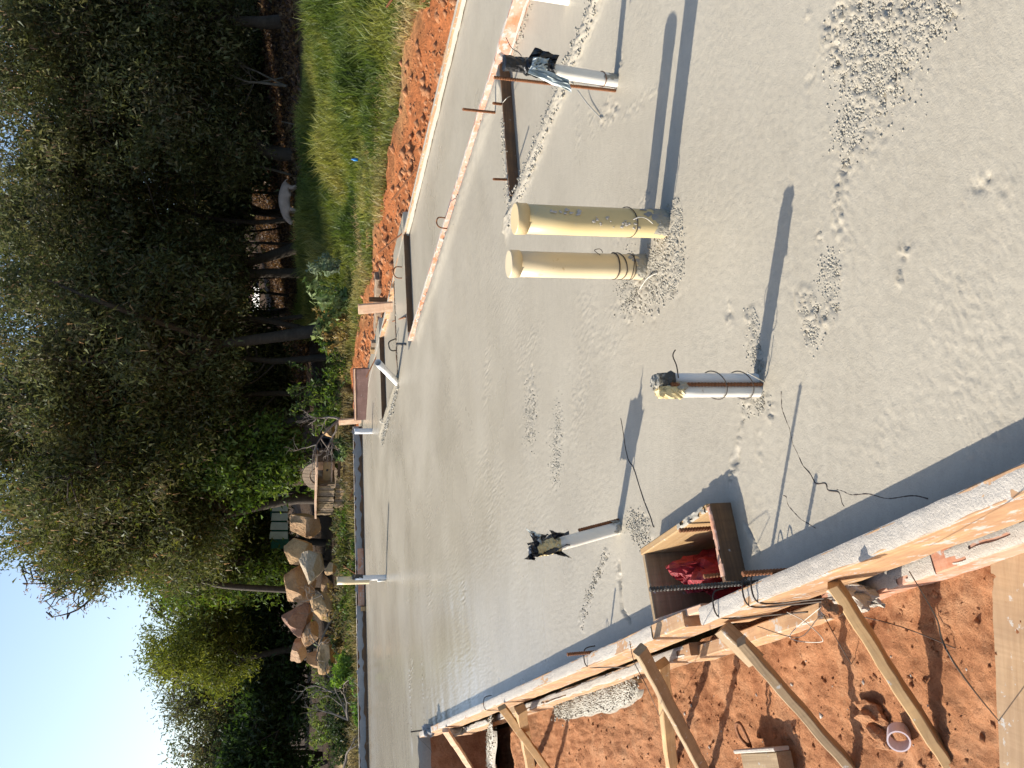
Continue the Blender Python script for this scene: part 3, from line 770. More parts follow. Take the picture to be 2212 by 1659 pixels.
# tie wires hooked over the boards
def hook(d, n0, top, drop, label, dn=.0):
    wire_thing('tie_wire', [ND(n0 + .055 + dn, d - .01, top - .035), ND(n0 + .045, d, top + .006), ND(n0 - .012, d + .006, top + .006), ND(n0 - .022, d + .012, top - .05), ND(n0 - .03, d - .05, top - drop), ND(n0 - .05, d - .2, top - drop - .02)], label, .0023)
hook(1.92, .318, FZ, .075, 'black tie wire hooked over the cement-topped board, nearest the thick leaning brace')
hook(1.965, .318, FZ, .085, 'black tie wire hooked over the cement-topped board, second from the thick leaning brace')
hook(2.13, .320, FZ, .11, 'black tie wire looped over the cut board end by the boxed pocket')
hook(3.24, .333, .07, .06, 'tie wire hooked over the far formwork board beside the rusty stub')
hook(5.05, .330, .07, .06, 'tie wire hooked over the far formwork board, farther one of two')
wire_thing('loose_wire', [ND(.27, 2.12, -.02), ND(.22, 2.0, -.06), ND(.25, 1.85, -.05), ND(.2, 1.7, -.1), ND(.12, 1.62, -.2)], 'thin springy wire curling from the boxed pocket down to the red soil', .0012)
wire_thing('loose_wire', [ND(.28, 1.98, -.03), ND(.24, 1.88, -.01), ND(.2, 1.95, -.09), ND(.23, 2.06, -.07), ND(.27, 1.86, -.05)], 'pale tangle of binding wire against the lower form board', .0012, M_wire_new)
wire_thing('loose_wire', [(-0.567, 1.935, -0.135), (-0.678, 1.865, -0.166), (-1.013, 2.357, -0.645), (-0.810, 1.742, -0.240)], 'long thin wire trailing over the soil from the near lower board', .0011)
wire_thing('loose_wire', [(-0.360, 1.412, 0.028), (-0.349, 1.100, 0.241), (-0.285, 0.743, 0.530), (-0.683, 1.439, -0.210)], 'fine grey wire crossing the red soil next to the flat plank', .0011)
wire_thing('loose_wire', [(-0.750, 2.359, 0.206), (-0.799, 2.323, 0.207), (-0.809, 2.127, 0.251), (-1.417, 3.356, -0.360)], 'fine wire hanging from the far formwork onto the soil', .0011)
wire_thing('loose_wire', [(-2.830, 6.952, 0.112), (-3.135, 7.380, -0.075), (-4.048, 9.086, -0.518), ND(-.2, 6.2, -.45)], 'thin wire hanging off the far end of the long formwork run', .0012)

# ------------------------------------------------------------------ braces, pegs and loose timber on the red soil
def brace(p0, p1, w, h, mat, label, seed, name='timber_brace', group='timber braces propping the formwork', wob=.003):
    o = plank(name, p0, p1, w, h, mat, None, up=(0.4, -.5, .8), seed=seed, wob=wob, segs=14)
    tag(o, label, 'timber brace', group); return o
brace((-0.436, 1.655, 0.023), (-0.839, 1.607, -0.235), .026, .040, M_wood, 'thick yellow pine brace leaning from the near board, closest to the white pipe ring', 21)
t0 = thing('timber_brace', 'two-piece brace with a dark block nailed at its top, beside the boxed pocket', 'timber brace', (-0.631, 2.076, 0.062), 'timber braces propping the formwork')
plank('block', (-0.661, 2.130, 0.033), (-0.741, 2.076, -0.039), .036, .062, M_wood_old, t0, up=(.75, -.35, .5), seed=22)
plank('prop', (-0.651, 1.976, 0.065), (-1.024, 1.969, -0.270), .026, .034, M_wood_old, t0, up=(.4, -.5, .8), seed=23, wob=.003, segs=12)
brace((-0.812, 2.471, 0.125), (-1.463, 2.914, -0.340), .028, .040, M_wood_old, 'weathered brace leaning from the far formwork, next past the block-topped brace', 24)
brace((-1.657, 4.318, 0.083), (-2.402, 5.059, -0.430), .026, .042, M_wood, 'slim brace leaning from the far formwork above the grey concrete spill', 25)
brace((-2.380, 5.898, 0.078), (-3.459, 7.461, -0.500), .028, .045, M_wood_pale, 'cement-streaked pale brace at the far end of the formwork, over the dark hole', 26)



pegs = [((-0.945, 2.713, -0.058), (-1.633, 3.343, -0.400), .045, 'upright pine peg behind the weathered brace'),
        ((-1.658, 4.273, -0.001), (-2.645, 5.663, -0.470), .055, 'upright pine peg behind the slim far brace')]
for i, (p, q, w, lb) in enumerate(pegs):
    tag(plank('timber_peg', p, q, w, w * .7, M_wood, None, up=(0, 1, .01), seed=31 + i, wob=.004), lb, 'timber peg', 'pegs driven beside the formwork')
o = plank('loose_plank', (-0.297, 1.373, -0.185), (-0.769, 1.345, -0.185), .115, .024, M_wood_spot, None, seed=41, wob=.002, segs=14)
tag(o, 'flat cement-spotted plank lying on the red soil at the bottom corner', 'plank')
bk = thing('timber_offcut', 'square sawn offcut with a grey painted edge lying on the soil', 'offcut', (-1.195, 2.406, -0.270))
plank('block', (-1.237, 2.496, -0.270), (-1.149, 2.291, -0.270), .10, .05, M_wood_old, bk, seed=42)
plank('grey_edge', (-1.197, 2.545, -0.262), (-1.093, 2.308, -0.262), .012, .052, M_cement, bk, seed=43)
# bent strap
o = tube('bent_strap', catmull([(-1.159, 2.490, -0.260), (-1.127, 2.481, -0.225), (-1.082, 2.466, -0.200), (-1.062, 2.446, -0.200), (-1.105, 2.461, -0.230), (-1.163, 2.496, -0.270)], 6), .005, M_rust, sides=6)
tag(o, 'rusty bent loop of strap beside the sawn offcut', 'metal strap')
# white pipe ring
def ring(name, c, axis, r0, r1, h, mat, label, cat):
    bm = bmesh.new(); S = 40; rows = []
    for (rr, zz) in ((r1, -h/2), (r1, h/2), (r0, h/2), (r0, -h/2)):
        rows.append([bm.verts.new((rr * math.cos(2*math.pi*i/S), rr * math.sin(2*math.pi*i/S), zz)) for i in range(S)])
    for k in range(4):
        a_, b_ = rows[k], rows[(k+1) % 4]
        for i in range(S): bm.faces.new((a_[i], a_[(i+1) % S], b_[(i+1) % S], b_[i]))
    o = bm_obj(name, bm, mat); o.location = c
    o.rotation_euler = Vector(axis).to_track_quat('Z', 'Y').to_euler()
    return tag(o, label, cat)
ring('pipe_ring', (-0.828, 1.734, -0.210), (-.15, -.75, .62), .0225, .0262, .042, M_pvc_mauve, 'short white plastic pipe ring lying on the red soil', 'pipe ring')
for i, (p, s, lb) in enumerate([((-0.816, 1.852, -0.225), (.026, .045, .028), 'long red soil clod beside the white pipe ring'), ((-0.867, 1.832, -0.240), (.03, .04, .025), 'crumbly red soil lump just behind the white pipe ring'),
                                ((-0.448, 1.507, 0.134), (.016, .02, .014), 'small orange clod at the foot of the near lower board'), ((-0.528, 1.669, -0.230), (.014, .012, .01), 'tiny orange pebble in the brace shadow')]):
    tag(lump('soil_clod', p, s, M_soil, None, 50 + i, 3, .35, 0, fine=.03, smooth=False), lb, 'soil clod', 'soil clods beside the slab')
# concrete spilled under the far formwork
def spill(name, pts, w, h, label, seed, mat=None):
    r = random.Random(seed); bm = bmesh.new()
    P = catmull(pts, 30); n = len(P); nw = 30; rows = []
    for i, p in enumerate(P):
        T = (P[min(i+1, n-1)] - P[max(i-1, 0)]).normalized(); Sd = Vector((-T.y, T.x, 0))
        e = math.sin(math.pi * min(1, max(0, (i + .5) / n))) ** .35
        row = []
        for j in range(nw + 1):
            k = j / nw * 2 - 1
            ww = w * e * (1 + .35 * (NZ[seed % 12](i * .16, 3.3 + (j > nw/2)) - .5))
            row.append(bm.verts.new(p + Sd * (k * ww) + Vector((0, 0, h * e * (1 - abs(k) ** 2.2) + (.010 * (NZ[(seed + 2) % 12]((p.x + 9) * 17, (p + Sd * (k * w)).y * 17 + 3) - .5) + .007 * (r.random() - .5) if abs(k) < .95 else -.02)))))
        rows.append(row)
    for i in range(n - 1):
        for j in range(nw): bm.faces.new((rows[i][j], rows[i][j+1], rows[i+1][j+1], rows[i+1][j]))
    o = tag(bm_obj(name, bm, mat or M_gravel, None, False), label, 'concrete spill')
    cc = along([tuple(q) for q in P], 900, w * .42, .003, .010, seed=seed)
    c_ = chips('crumbs', [(a_[0], a_[1], a_[2] + h * .55, a_[3]) for a_ in cc], M_conc_chip, o, seed); c_['kind'] = 'stuff'
    return o
spill('concrete_spill', [(-1.172, 3.125, -0.155), (-1.338, 3.487, -0.205), (-1.483, 3.806, -0.195), (-1.725, 4.347, -0.213)], .055, .014, 'lumpy grey concrete spilled along the foot of the far formwork', 3)
spill('concrete_spill', [(-2.106, 5.228, -0.094), (-2.918, 6.744, -0.450), (-3.200, 6.713, -0.450)], .13, .025, 'grey run of spilled concrete crossing the soil near the dark hole', 6)


# ------------------------------------------------------------------ far formwork across the back of the slab
f3 = thing('back_formwork', 'long dark board closing the far side of the slab, streaked with dry grey cement', 'formwork', (-3.0, 12.3, 0))
FB0 = (-6.3, 11.56, .045); FB1 = (-.62, 12.80, .045)
plank('board', FB0, FB1, .04, .16, M_wood_dark, f3, seed=51, wob=.004, segs=30)
_t = Vector(FB1) - Vector(FB0); _nrm = Vector((_t.y, -_t.x, 0)).normalized()
crust('cement_crust', Vector(FB0) + _nrm * .021 + Vector((0, 0, .035)), Vector(FB1) + _nrm * .021 + Vector((0, 0, .035)), .075, f3, 3, .004, M_cement_grey, nl=260, up=tuple(_nrm), jag=.9)
crust('cement_crust', Vector(FB0) + Vector((0, 0, .08)), Vector(FB1) + Vector((0, 0, .08)), .036, f3, 5, .003, M_cement, nl=200)
plank('splice_board', Vector(FB0).lerp(Vector(FB1), .565) + _nrm * .034 + Vector((0, 0, .012)), Vector(FB0).lerp(Vector(FB1), .70) + _nrm * .034 + Vector((0, 0, .012)), .022, .085, M_wood_red, f3, seed=52)
plank('end_block', Vector(FB0).lerp(Vector(FB1), .553) + _nrm * .05 + Vector((0, 0, -.01)), Vector(FB0).lerp(Vector(FB1), .563) + _nrm * .05 + Vector((0, 0, -.01)), .06, .07, M_wood, f3, seed=53)
# ------------------------------------------------------------------ right-hand formwork
f4 = thing('side_formwork', 'pale cement-topped formwork board along the far side by the grass bank', 'formwork', ND(4.85, 8, 0))
def nl_out(d): return 4.80 + .0165 * (d - 4.5)
plank('board', ND(nl_out(1.5) + .03, 1.5, -.075), ND(nl_out(12.35) + .03, 12.35, -.075), .046, .15, M_wood_form, f4, seed=55, wob=.006, segs=50)
crust('cement_crust', ND(nl_out(1.6) + .028, 1.6, .0), ND(nl_out(12.3) + .028, 12.3, .0), .046, f4, 7, .002, M_cream, nl=500, jag=.1)
crust('cement_fillet', ND(nl_out(1.6) - .012, 1.6, -.03), ND(nl_out(7.5) - .012, 7.5, -.03), .035, f4, 8, .004, M_cream, nl=300, up=tuple(Vector((-AX_N[0], -AX_N[1], .8)).normalized()), jag=.25)
# upstand board dividing the recess from the side strip
f5 = thing('upstand_board', 'peeling red-painted board edge running along the step in the slab', 'board', ND(3.6, 5, 0))
def n_up(d): return 3.565 + .026 * (d - 3.4)
plank('board', ND(n_up(1.6) + .016, 1.6, -.035), ND(n_up(7.05) + .016, 7.05, -.035), .032, .14, M_wood_peel, f5, seed=57, wob=.004, segs=40)
crust('cement_crust', ND(n_up(1.7) + .018, 1.7, .035), ND(n_up(7.0) + .018, 7.0, .035), .030, f5, 9, .002, nl=300, cover=.6, jag=.7)
crust('cement_strip', ND(n_up(1.7) - .004, 1.7, -.037), ND(n_up(3.58) - .004, 3.58, -.037), .012, f5, 10, .002, nl=120, up=tuple(Vector((-AX_N[0], -AX_N[1], .1)).normalized()), jag=.8)
# timbers facing the little steps
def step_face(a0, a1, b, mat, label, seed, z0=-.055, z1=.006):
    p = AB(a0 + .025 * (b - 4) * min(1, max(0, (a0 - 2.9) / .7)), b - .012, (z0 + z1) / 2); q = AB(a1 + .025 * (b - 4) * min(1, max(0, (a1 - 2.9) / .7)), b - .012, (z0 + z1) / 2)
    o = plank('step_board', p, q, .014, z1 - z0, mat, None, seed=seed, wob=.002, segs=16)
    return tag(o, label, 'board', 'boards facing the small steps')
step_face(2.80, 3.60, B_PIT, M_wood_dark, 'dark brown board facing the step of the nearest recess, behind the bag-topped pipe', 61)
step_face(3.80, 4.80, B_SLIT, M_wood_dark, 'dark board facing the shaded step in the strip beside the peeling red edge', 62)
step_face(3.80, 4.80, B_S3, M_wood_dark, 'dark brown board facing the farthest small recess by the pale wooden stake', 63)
o = plank('step_board', AB(3.84, 8.66, -.012), AB(4.86, 8.66, -.012), .03, .04, M_wood_dark, None, seed=64, wob=.006, segs=16); tag(o, 'thin dark strip across the slab in front of the farthest recess', 'board', 'boards facing the small steps')  # dark line along the near edge of the farthest recess

# hairline cracks of the slab, drawn as thin dark wires in its surface
for (pts, lb) in (([(-0.023, 1.893, 0.001), (-0.086, 1.873, 0.001), (-0.166, 1.826, 0.001), (-0.224, 1.751, 0.002), (-0.237, 1.677, 0.002), (-0.267, 1.645, 0.001)], 'curved dark wire half sunk in the slab beside the long thin shadow'),
                  ([(-0.237, 1.678, 0.001), (-0.234, 1.568, 0.001), (-0.217, 1.390, 0.001)], 'straight dark wire half sunk in the slab, running into the formwork shadow'),
                  ([(-0.268, 1.885, 0.001), (-0.304, 1.839, 0.001), (-0.337, 1.756, 0.001)], 'short curved wire half sunk in the slab near the boxed pocket'),
                  ([(-0.126, 2.931, 0.001), (-0.262, 2.859, 0.001), (-0.306, 2.801, 0.001), (-0.428, 2.688, 0.001), (-0.473, 2.644, 0.001)], 'curved dark wire half sunk in the slab beyond the boxed pocket'),):
    rw = random.Random(len(lb)); pts = [(p[0] + rw.gauss(0, .004), p[1] + rw.gauss(0, .004), p[2] - .0012) for p in catmull(pts, 3)]
    wire_thing('crack_wire', pts, lb, .0017)

# ================================================================== PIPES STANDING IN THE SLAB
def pipe_mesh(name, base, top, r, mat, parent, wall=.0025, open_top=True, sides=28):
    base = Vector(base); top = Vector(top)
    ax = (top - base).normalized(); A = ax.orthogonal().normalized(); B = ax.cross(A)
    bm = bmesh.new(); L = (top - base).length
    prof = [(r, -.05), (r, 0), (r, L * .33), (r, L * .66), (r, L)]
    if open_top: prof += [(r - wall, L), (r - wall, L - .12)]
    rows = []
    for (rr, t) in prof:
        rows.append([bm.verts.new(base + ax * t + (A * math.cos(2*math.pi*i/sides) + B * math.sin(2*math.pi*i/sides)) * rr) for i in range(sides)])
    for k in range(len(rows) - 1):
        for i in range(sides): bm.faces.new((rows[k][i], rows[k][(i+1) % sides], rows[k+1][(i+1) % sides], rows[k+1][i]))
    bm.faces.new(rows[-1]) 
    inv = parent_mat(parent).inverted()
    for v in bm.verts: v.co = inv @ v.co
    o = bm_obj(name, bm, mat, parent, True)
    o.data.polygons.foreach_set('use_smooth', [len(p.vertices) == 4 for p in o.data.polygons])
    return o
def cap_mesh(name, c, ax, r, h, mat, parent, sides=40):
    c = Vector(c); ax = Vector(ax).normalized(); A = ax.orthogonal().normalized(); B = ax.cross(A)
    bm = bmesh.new(); rows = []
    for (rr, t) in ((r * .93, -h), (r, -h), (r * 1.005, -h * .1), (r * .985, -h * .02), (r * .95, 0)):
        rows.append([bm.verts.new(c + ax * t + (A * math.cos(2*math.pi*i/sides) + B * math.sin(2*math.pi*i/sides)) * rr) for i in range(sides)])
    for k in range(len(rows) - 1):
        for i in range(sides): bm.faces.new((rows[k][i], rows[k][(i+1) % sides], rows[k+1][(i+1) % sides], rows[k+1][i]))
    bm.faces.new(rows[-1])
    inv = parent_mat(parent).inverted()
    for v in bm.verts: v.co = inv @ v.co
    o = bm_obj(name, bm, mat, parent)
    o.data.polygons.foreach_set('use_smooth', [len(p.vertices) == 4 and abs(p.normal.z) < .5 for p in o.data.polygons])
    return o
def loop_wire(name, c, r, parent, mat, tilt=.0, turns=1.0, rad=.0016, dz=0.0, ph=0.0):
    pts = []
    for i in range(int(28 * turns) + 1):
        a_ = 2 * math.pi * i / 28 + ph
        pts.append((c[0] + r * math.cos(a_), c[1] + r * math.sin(a_), c[2] + tilt * r * math.sin(a_ + .6) + dz * i / 28))
    return tube(name, pts, rad, mat, parent, sides=5)
def splat(name, parent, pts, mat, seed):
    """cement stuck on a pipe wall: list of (base, axis_t, angle, height, half angle)"""
    return None

pr = thing('soil_pipe', 'tall mustard-yellow capped drain pipe with cement-splashed foot', 'pipe', (0.513, 2.568, 0.000), 'tall capped drain pipes')
b = Vector((0.513, 2.568, 0.000)); tp = b + Vector((-.006, .004, .488))
RP = .0452
pw = pipe_mesh('pipe_wall', b, tp, RP, M_pvc_yel, pr, open_top=False, sides=44)
cap_mesh('cap', tp + Vector((0, 0, .008)), tp - b, RP + .0028, .036, M_pvc_yelcap, pr)
loop_wire('tie_wire', b + Vector((0, 0, .125)), RP + .002, pw, M_wire, .35)
tube('wire_tail', catmull([b + Vector((.0, -.047, .125)), b + Vector((.006, -.06, .11)), b + Vector((.004, -.056, .085)), b + Vector((-.01, -.05, .06))], 6), .002, M_wire_new, pr, sides=5)
def pipe_splash(name, base, r, mat, parent, seed, a0, a1, z0, z1, nblob, smin, smax):
    rr = random.Random(seed); bm = bmesh.new()
    for _ in range(nblob):
        an = rr.uniform(a0, a1); z = z0 + (z1 - z0) * rr.random() ** 1.6; s = rr.uniform(smin, smax)
        ct = Vector((math.cos(an), math.sin(an), 0)); tn = Vector((-math.sin(an), math.cos(an), 0))
        k = 9; ring_ = []
        cv = bm.verts.new(Vector(base) + ct * (r + .0022) + Vector((0, 0, z)))
        for i in range(k):
            q = 2 * math.pi * i / k; e = s * rr.uniform(.5, 1.2)
            du = math.cos(q) * e; dz = math.sin(q) * e * 1.3
            an2 = an + du / r
            ring_.append(bm.verts.new(Vector(base) + Vector((math.cos(an2), math.sin(an2), 0)) * (r + .0004) + Vector((0, 0, max(z + dz, -.01)))))
        for i in range(k): bm.faces.new((cv, ring_[i], ring_[(i+1) % k]))
    inv = parent_mat(parent).inverted()
    for v in bm.verts: v.co = inv @ v.co
    o = bm_obj(name, bm, mat, parent); o['kind'] = 'stuff'; return o
pipe_splash('cement_splash', b, RP, M_cement_grey, pr, 1, math.radians(-75), math.radians(5), .0, .09, 16, .006, .012)
pipe_splash('cement_splash', b, RP, M_cement, pr, 2, math.radians(-125), math.radians(-85), .10, .26, 26, .002, .006)
pipe_splash('cement_splash', b, RP, M_gravel, pw, 3, math.radians(-160), math.radians(20), .0, .04, 60, .006, .016)
pipe_splash('blue_grey_smear', b, RP, make_plain('blue_grey_smear', (.40, .38, .36), .7, .2, .15, 12), pr, 4, math.radians(-80), math.radians(-62), .30, .40, 12, .004, .008)

plp = thing('soil_pipe', 'tall cream capped drain pipe with black tape rings low on it', 'pipe', (0.397, 2.736, 0.000), 'tall capped drain pipes')
b = Vector((0.397, 2.736, 0.000)); tp = b + Vector((-.005, .004, .462))
RL = .0422
pw = pipe_mesh('pipe_wall', b, tp, RL, M_pvc_cream, plp, open_top=False, sides=44)
cap_mesh('cap', tp + Vector((0, 0, .008)), tp - b, RL + .0028, .034, M_pvc_cap, plp)
loop_wire('tie_wire', b + Vector((0, 0, .105)), RL + .002, pw, M_wire, .12, rad=.0022)
loop_wire('tie_wire', b + Vector((0, 0, .088)), RL + .002, pw, M_wire, .35, rad=.0018)
loop_wire('tie_wire', b + Vector((0, 0, .048)), RL + .002, pw, M_wire, .15, rad=.0015)
loop_wire('tie_wire', b + Vector((0, 0, .042)), RL + .002, pw, M_wire, -.2, rad=.0013)
tube('wire_tail', catmull([b + Vector((.03, -.03, .165)), b + Vector((.045, -.03, .185)), b + Vector((.05, -.03, .165)), b + Vector((.038, -.03, .155))], 6), .0012, M_wire, plp, sides=5)
pipe_splash('cement_splash', b, RL, M_gravel, pw, 5, math.radians(-150), math.radians(25), .0, .03, 60, .005, .015)
pipe_splash('cement_splash', b, RL, M_cement_grey, plp, 6, math.radians(-70), math.radians(-20), .02, .06, 10, .004, .009)

# ------------------------------------------------------------------ plastic wraps
def wrap(name, base, top, r0, r1, mat, parent, seed, rough=.35, flare=.0, nl=16, sides=22):
    """crumpled plastic tied round a pipe head"""
    base = Vector(base); top = Vector(top); ax = (top - base).normalized(); A = ax.orthogonal().normalized(); B = ax.cross(A); L = (top - base).length
    rr = random.Random(seed); bm = bmesh.new(); rows = []
    for i in range(nl + 1):
        t = i / nl
        rad = r0 + (r1 - r0) * t
        row = []
        for j in range(sides):
            k = 1 + rough * (NZ[seed % 12](i * .9, j * 1.1) - .45) + .35 * rough * (rr.random() - .5)
            row.append(bm.verts.new(base + ax * (L * t + .3 * r0 * (rr.random() - .5)) + (A * math.cos(2*math.pi*j/sides) + B * math.sin(2*math.pi*j/sides)) * (rad * k)))
        rows.append(row)
    for i in range(nl):
        for j in range(sides):
            bm.faces.new((rows[i][j], rows[i][(j+1) % sides], rows[i+1][(j+1) % sides])); bm.faces.new((rows[i][j], rows[i+1][(j+1) % sides], rows[i+1][j]))
    bm.faces.new(rows[-1]); bm.faces.new(rows[0])
    inv = parent_mat(parent).inverted()
    for v in bm.verts: v.co = inv @ v.co
    return bm_obj(name, bm, mat, parent)
def flap(name, corners, mat, parent, seed, crumple=.012, n=9, thick=.0012):
    """creased piece of sheet between four corners"""
    c = [Vector(p) for p in corners]; rr = random.Random(seed); bm = bmesh.new()
    nn = (c[1] - c[0]).cross(c[3] - c[0]).normalized(); rows = []
    for i in range(n + 1):
        row = []
        for j in range(n + 1):
            s, t = i / n, j / n
            p = c[0] * (1-s) * (1-t) + c[1] * s * (1-t) + c[2] * s * t + c[3] * (1-s) * t
            p = p + nn * crumple * (2 * NZ[seed % 12](i * .8 + seed, j * .6) - 1) + nn * crumple * .6 * (rr.random() - .5)
            row.append(bm.verts.new(p))
        rows.append(row)
    for i in range(n):
        for j in range(n):
            bm.faces.new((rows[i][j], rows[i+1][j], rows[i+1][j+1])); bm.faces.new((rows[i][j], rows[i+1][j+1], rows[i][j+1]))
    inv = parent_mat(parent).inverted()
    for v in bm.verts: v.co = inv @ v.co
    o = bm_obj(name, bm, mat, parent)
    so = o.modifiers.new('thickness', 'SOLIDIFY'); so.thickness = thick
    return o
def P_(base, dx, dy, dz): return (base[0] + dx, base[1] + dy, base[2] + dz)

# right bag-topped pipe (stands in the nearest recess)
c = Vector((1.108, 2.978, 0.000)); c.z = -.0
hp = thing('wrapped_pipe', 'thick white pipe with black plastic tied over its top, near the peeling red edge', 'pipe', tuple(c), 'white pipes sealed with plastic')
tp = c + Vector((.02, .0, .305))
pipe_mesh('pipe_wall', c, tp, .0255, M_pvc_white, hp, open_top=False)
wrap('plastic_wrap', c + Vector((.016, 0, .245)), c + Vector((.026, 0, .375)), .031, .025, M_black, hp, 3, .5)
wrap('plastic_knot', c + Vector((.026, -.005, .37)), c + Vector((.024, -.008, .425)), .022, .029, M_black, hp, 4, .3, nl=6)
flap('plastic_flap', [P_(c, .035, -.01, .345), P_(c, .085, -.02, .315), P_(c, .065, -.02, .225), P_(c, .03, -.02, .24)], M_black, hp, 5, .012)
flap('clear_flap', [P_(c, -.012, -.03, .345), P_(c, .02, -.035, .33), P_(c, -.03, -.05, .20), P_(c, -.07, -.045, .185)], M_clear, hp, 6, .012)
flap('clear_flap', [P_(c, .0, -.034, .335), P_(c, .045, -.036, .325), P_(c, .042, -.036, .27), P_(c, .0, -.034, .275)], M_clear, hp, 7, .016)
tube('tie_wire', catmull([P_(c, .05, -.02, .365), P_(c, .07, .0, .37), P_(c, .10, .04, .385), P_(c, .16, .1, .39)], 5), .0014, M_wire, hp, sides=5)
loop_wire('tie_wire', c + Vector((.004, 0, .055)), .027, hp, M_rust, .3)
pipe_splash('cement_splash', c, .026, M_gravel, hp, 8, math.radians(-90), math.radians(30), 0, .05, 30, .005, .012)
rebar('rebar', (c.x - .034, c.y + .0, .0), (c.x - .020, c.y + .02, .455), 'rusty ribbed rebar standing tight against the black-wrapped pipe', .0062, M_rust)

# left bag-topped pipe
c = Vector((-0.522, 2.952, 0.000))
hp = thing('wrapped_pipe', 'white pipe leaning left with torn black and clear plastic, near the boxed pocket', 'pipe', tuple(c), 'white pipes sealed with plastic')
tpx = Vector((-0.588, 2.925, 0.334))
ax = (tpx - c)
tp = c + ax * .82
pipe_mesh('pipe_wall', c, tp, .0235, M_pvc_white, hp, open_top=False)
q = lambda t: c + ax * t
SP = Vector((.29, .957, 0))
wrap('plastic_wrap', q(.70), q(.95), .027, .020, M_yplast, hp, 8, .4)
wrap('plastic_knot', q(.93), q(1.03), .017, .020, M_black, hp, 9, .6, nl=6)
def tri_flap(pts, mat, seed, cr=.008): flap('plastic_flap', [pts[0], pts[1], pts[2], pts[2] + Vector((.004, .003, .004))], mat, hp, seed, cr)
tri_flap([q(.97) + Vector((.012, -.01, 0)), q(.99) + Vector((.07, -.02, .02)), q(.80) + Vector((.045, -.02, .01))], M_black, 10)
tri_flap([q(.90) + Vector((.015, -.01, 0)), q(1.0) + Vector((.088, -.02, .03)), q(.93) + Vector((.055, -.03, .0))], M_clear, 12)
tri_flap([q(.76) + Vector((.02, -.01, 0)), q(.82) + Vector((.062, -.015, 0)), q(.60) + Vector((.030, -.02, .01))], M_black, 11)
tri_flap([q(.70) + Vector((-.018, -.02, 0)), q(.60) + Vector((-.055, -.02, -.01)), q(.78) + Vector((-.022, -.02, 0))], M_black, 14)
tri_flap([q(1.02) + Vector((0, -.01, 0)), q(1.10) + Vector((-.012, -.02, 0)), q(.98) + Vector((-.028, -.02, 0))], M_black, 15)
flap('plastic_flap', [q(1.0) + SP * .075, q(.98) - SP * .05, q(.60) - SP * .03, q(.50) + SP * .085], M_black, hp, 16, .012)
tri_flap([q(.60) + SP * .03, q(.40) + SP * .012, q(.62) + SP * .0], M_black, 17)
pipe_splash('cement_splash', c, .027, M_gravel, hp, 16, math.radians(-120), math.radians(30), 0, .03, 18, .005, .011)
rebar('rebar', (c.x + .030, c.y, -.01), (c.x - .002, c.y - .005, .155), 'short rusty rebar beside the leaning pipe with torn plastic', .006, M_rust)

M_crust_dark = make_plain('dark_crust', (.10, .095, .085), .9, .2, .4, 40, 0, .8, (.34, .33, .3), .5, 30)
# mid pipe
c = Vector((-0.005, 2.001, 0.000))
hp = thing('wrapped_pipe', 'paired white pipes with rusty bar between and cement-dirtied taped top, mid slab', 'pipe', tuple(c), 'white pipes sealed with plastic')
pipe_mesh('pipe_wall', c + Vector((-.012, -.004, 0)), c + Vector((-.012, -.004, .262)), .0165, M_pvc_white, hp, open_top=False)
pipe_mesh('pipe_wall', c + Vector((.016, .008, 0)), c + Vector((.016, .008, .262)), .0165, M_pvc_grey, hp, open_top=False)
rebar('bar', c + Vector((.004, -.02, 0)), c + Vector((.004, -.02, .255)), None, .005, M_rust, parent=hp)
wrap('plastic_wrap', c + Vector((-.012, -.006, .222)), c + Vector((-.016, -.006, .285)), .0195, .015, M_yplast, hp, 17, .45, nl=9)
wrap('cement_cap', c + Vector((.014, .004, .238)), c + Vector((.010, .004, .292)), .0215, .017, M_crust_dark, hp, 18, .45, nl=9)
lump('cement_lump', (.010, -.006, .288), (.017, .016, .012), M_gravel, hp, 19, 3, .4, fine=.08)
lump('cement_lump', (.0, -.022, .225), (.010, .007, .016), M_gravel, hp, 20, 2, .4, fine=.06)
for zz in (.05, .125):
    loop_wire('tie_wire', c + Vector((.002, 0, zz)), .036, hp, M_wire, .5, rad=.0014)
tube('wire_tail', catmull([c + Vector((.02, -.02, .235)), c + Vector((.05, -.02, .24)), c + Vector((.075, -.02, .25)), c + Vector((.09, -.02, .243))], 5), .0016, M_wire, hp, sides=5)
tube('wire_tail', catmull([c + Vector((.01, -.03, .0)), c + Vector((.02, -.045, .03)), c + Vector((.035, -.045, .06))], 5), .0016, M_wire_new, hp, sides=5)

# top right pipe (cut by the frame)
c = Vector((1.711, 3.659, -0.050))
hp = thing('wrapped_pipe', 'white pipe with grey sleeve cut by the frame edge, by the peeling red board', 'pipe', tuple(c), 'white pipes sealed with plastic')
pipe_mesh('pipe_wall', c, c + Vector((.01, 0, .28)), .031, M_pvc_white, hp, open_top=False)
wrap('plastic_wrap', c + Vector((.007, 0, .19)), c + Vector((.01, 0, .30)), .034, .033, make_plain('slate_plastic', (.12, .14, .16), .4, .5, .3, 18, 0, .3, (.4, .4, .38), .2, 25), hp, 21, .12)

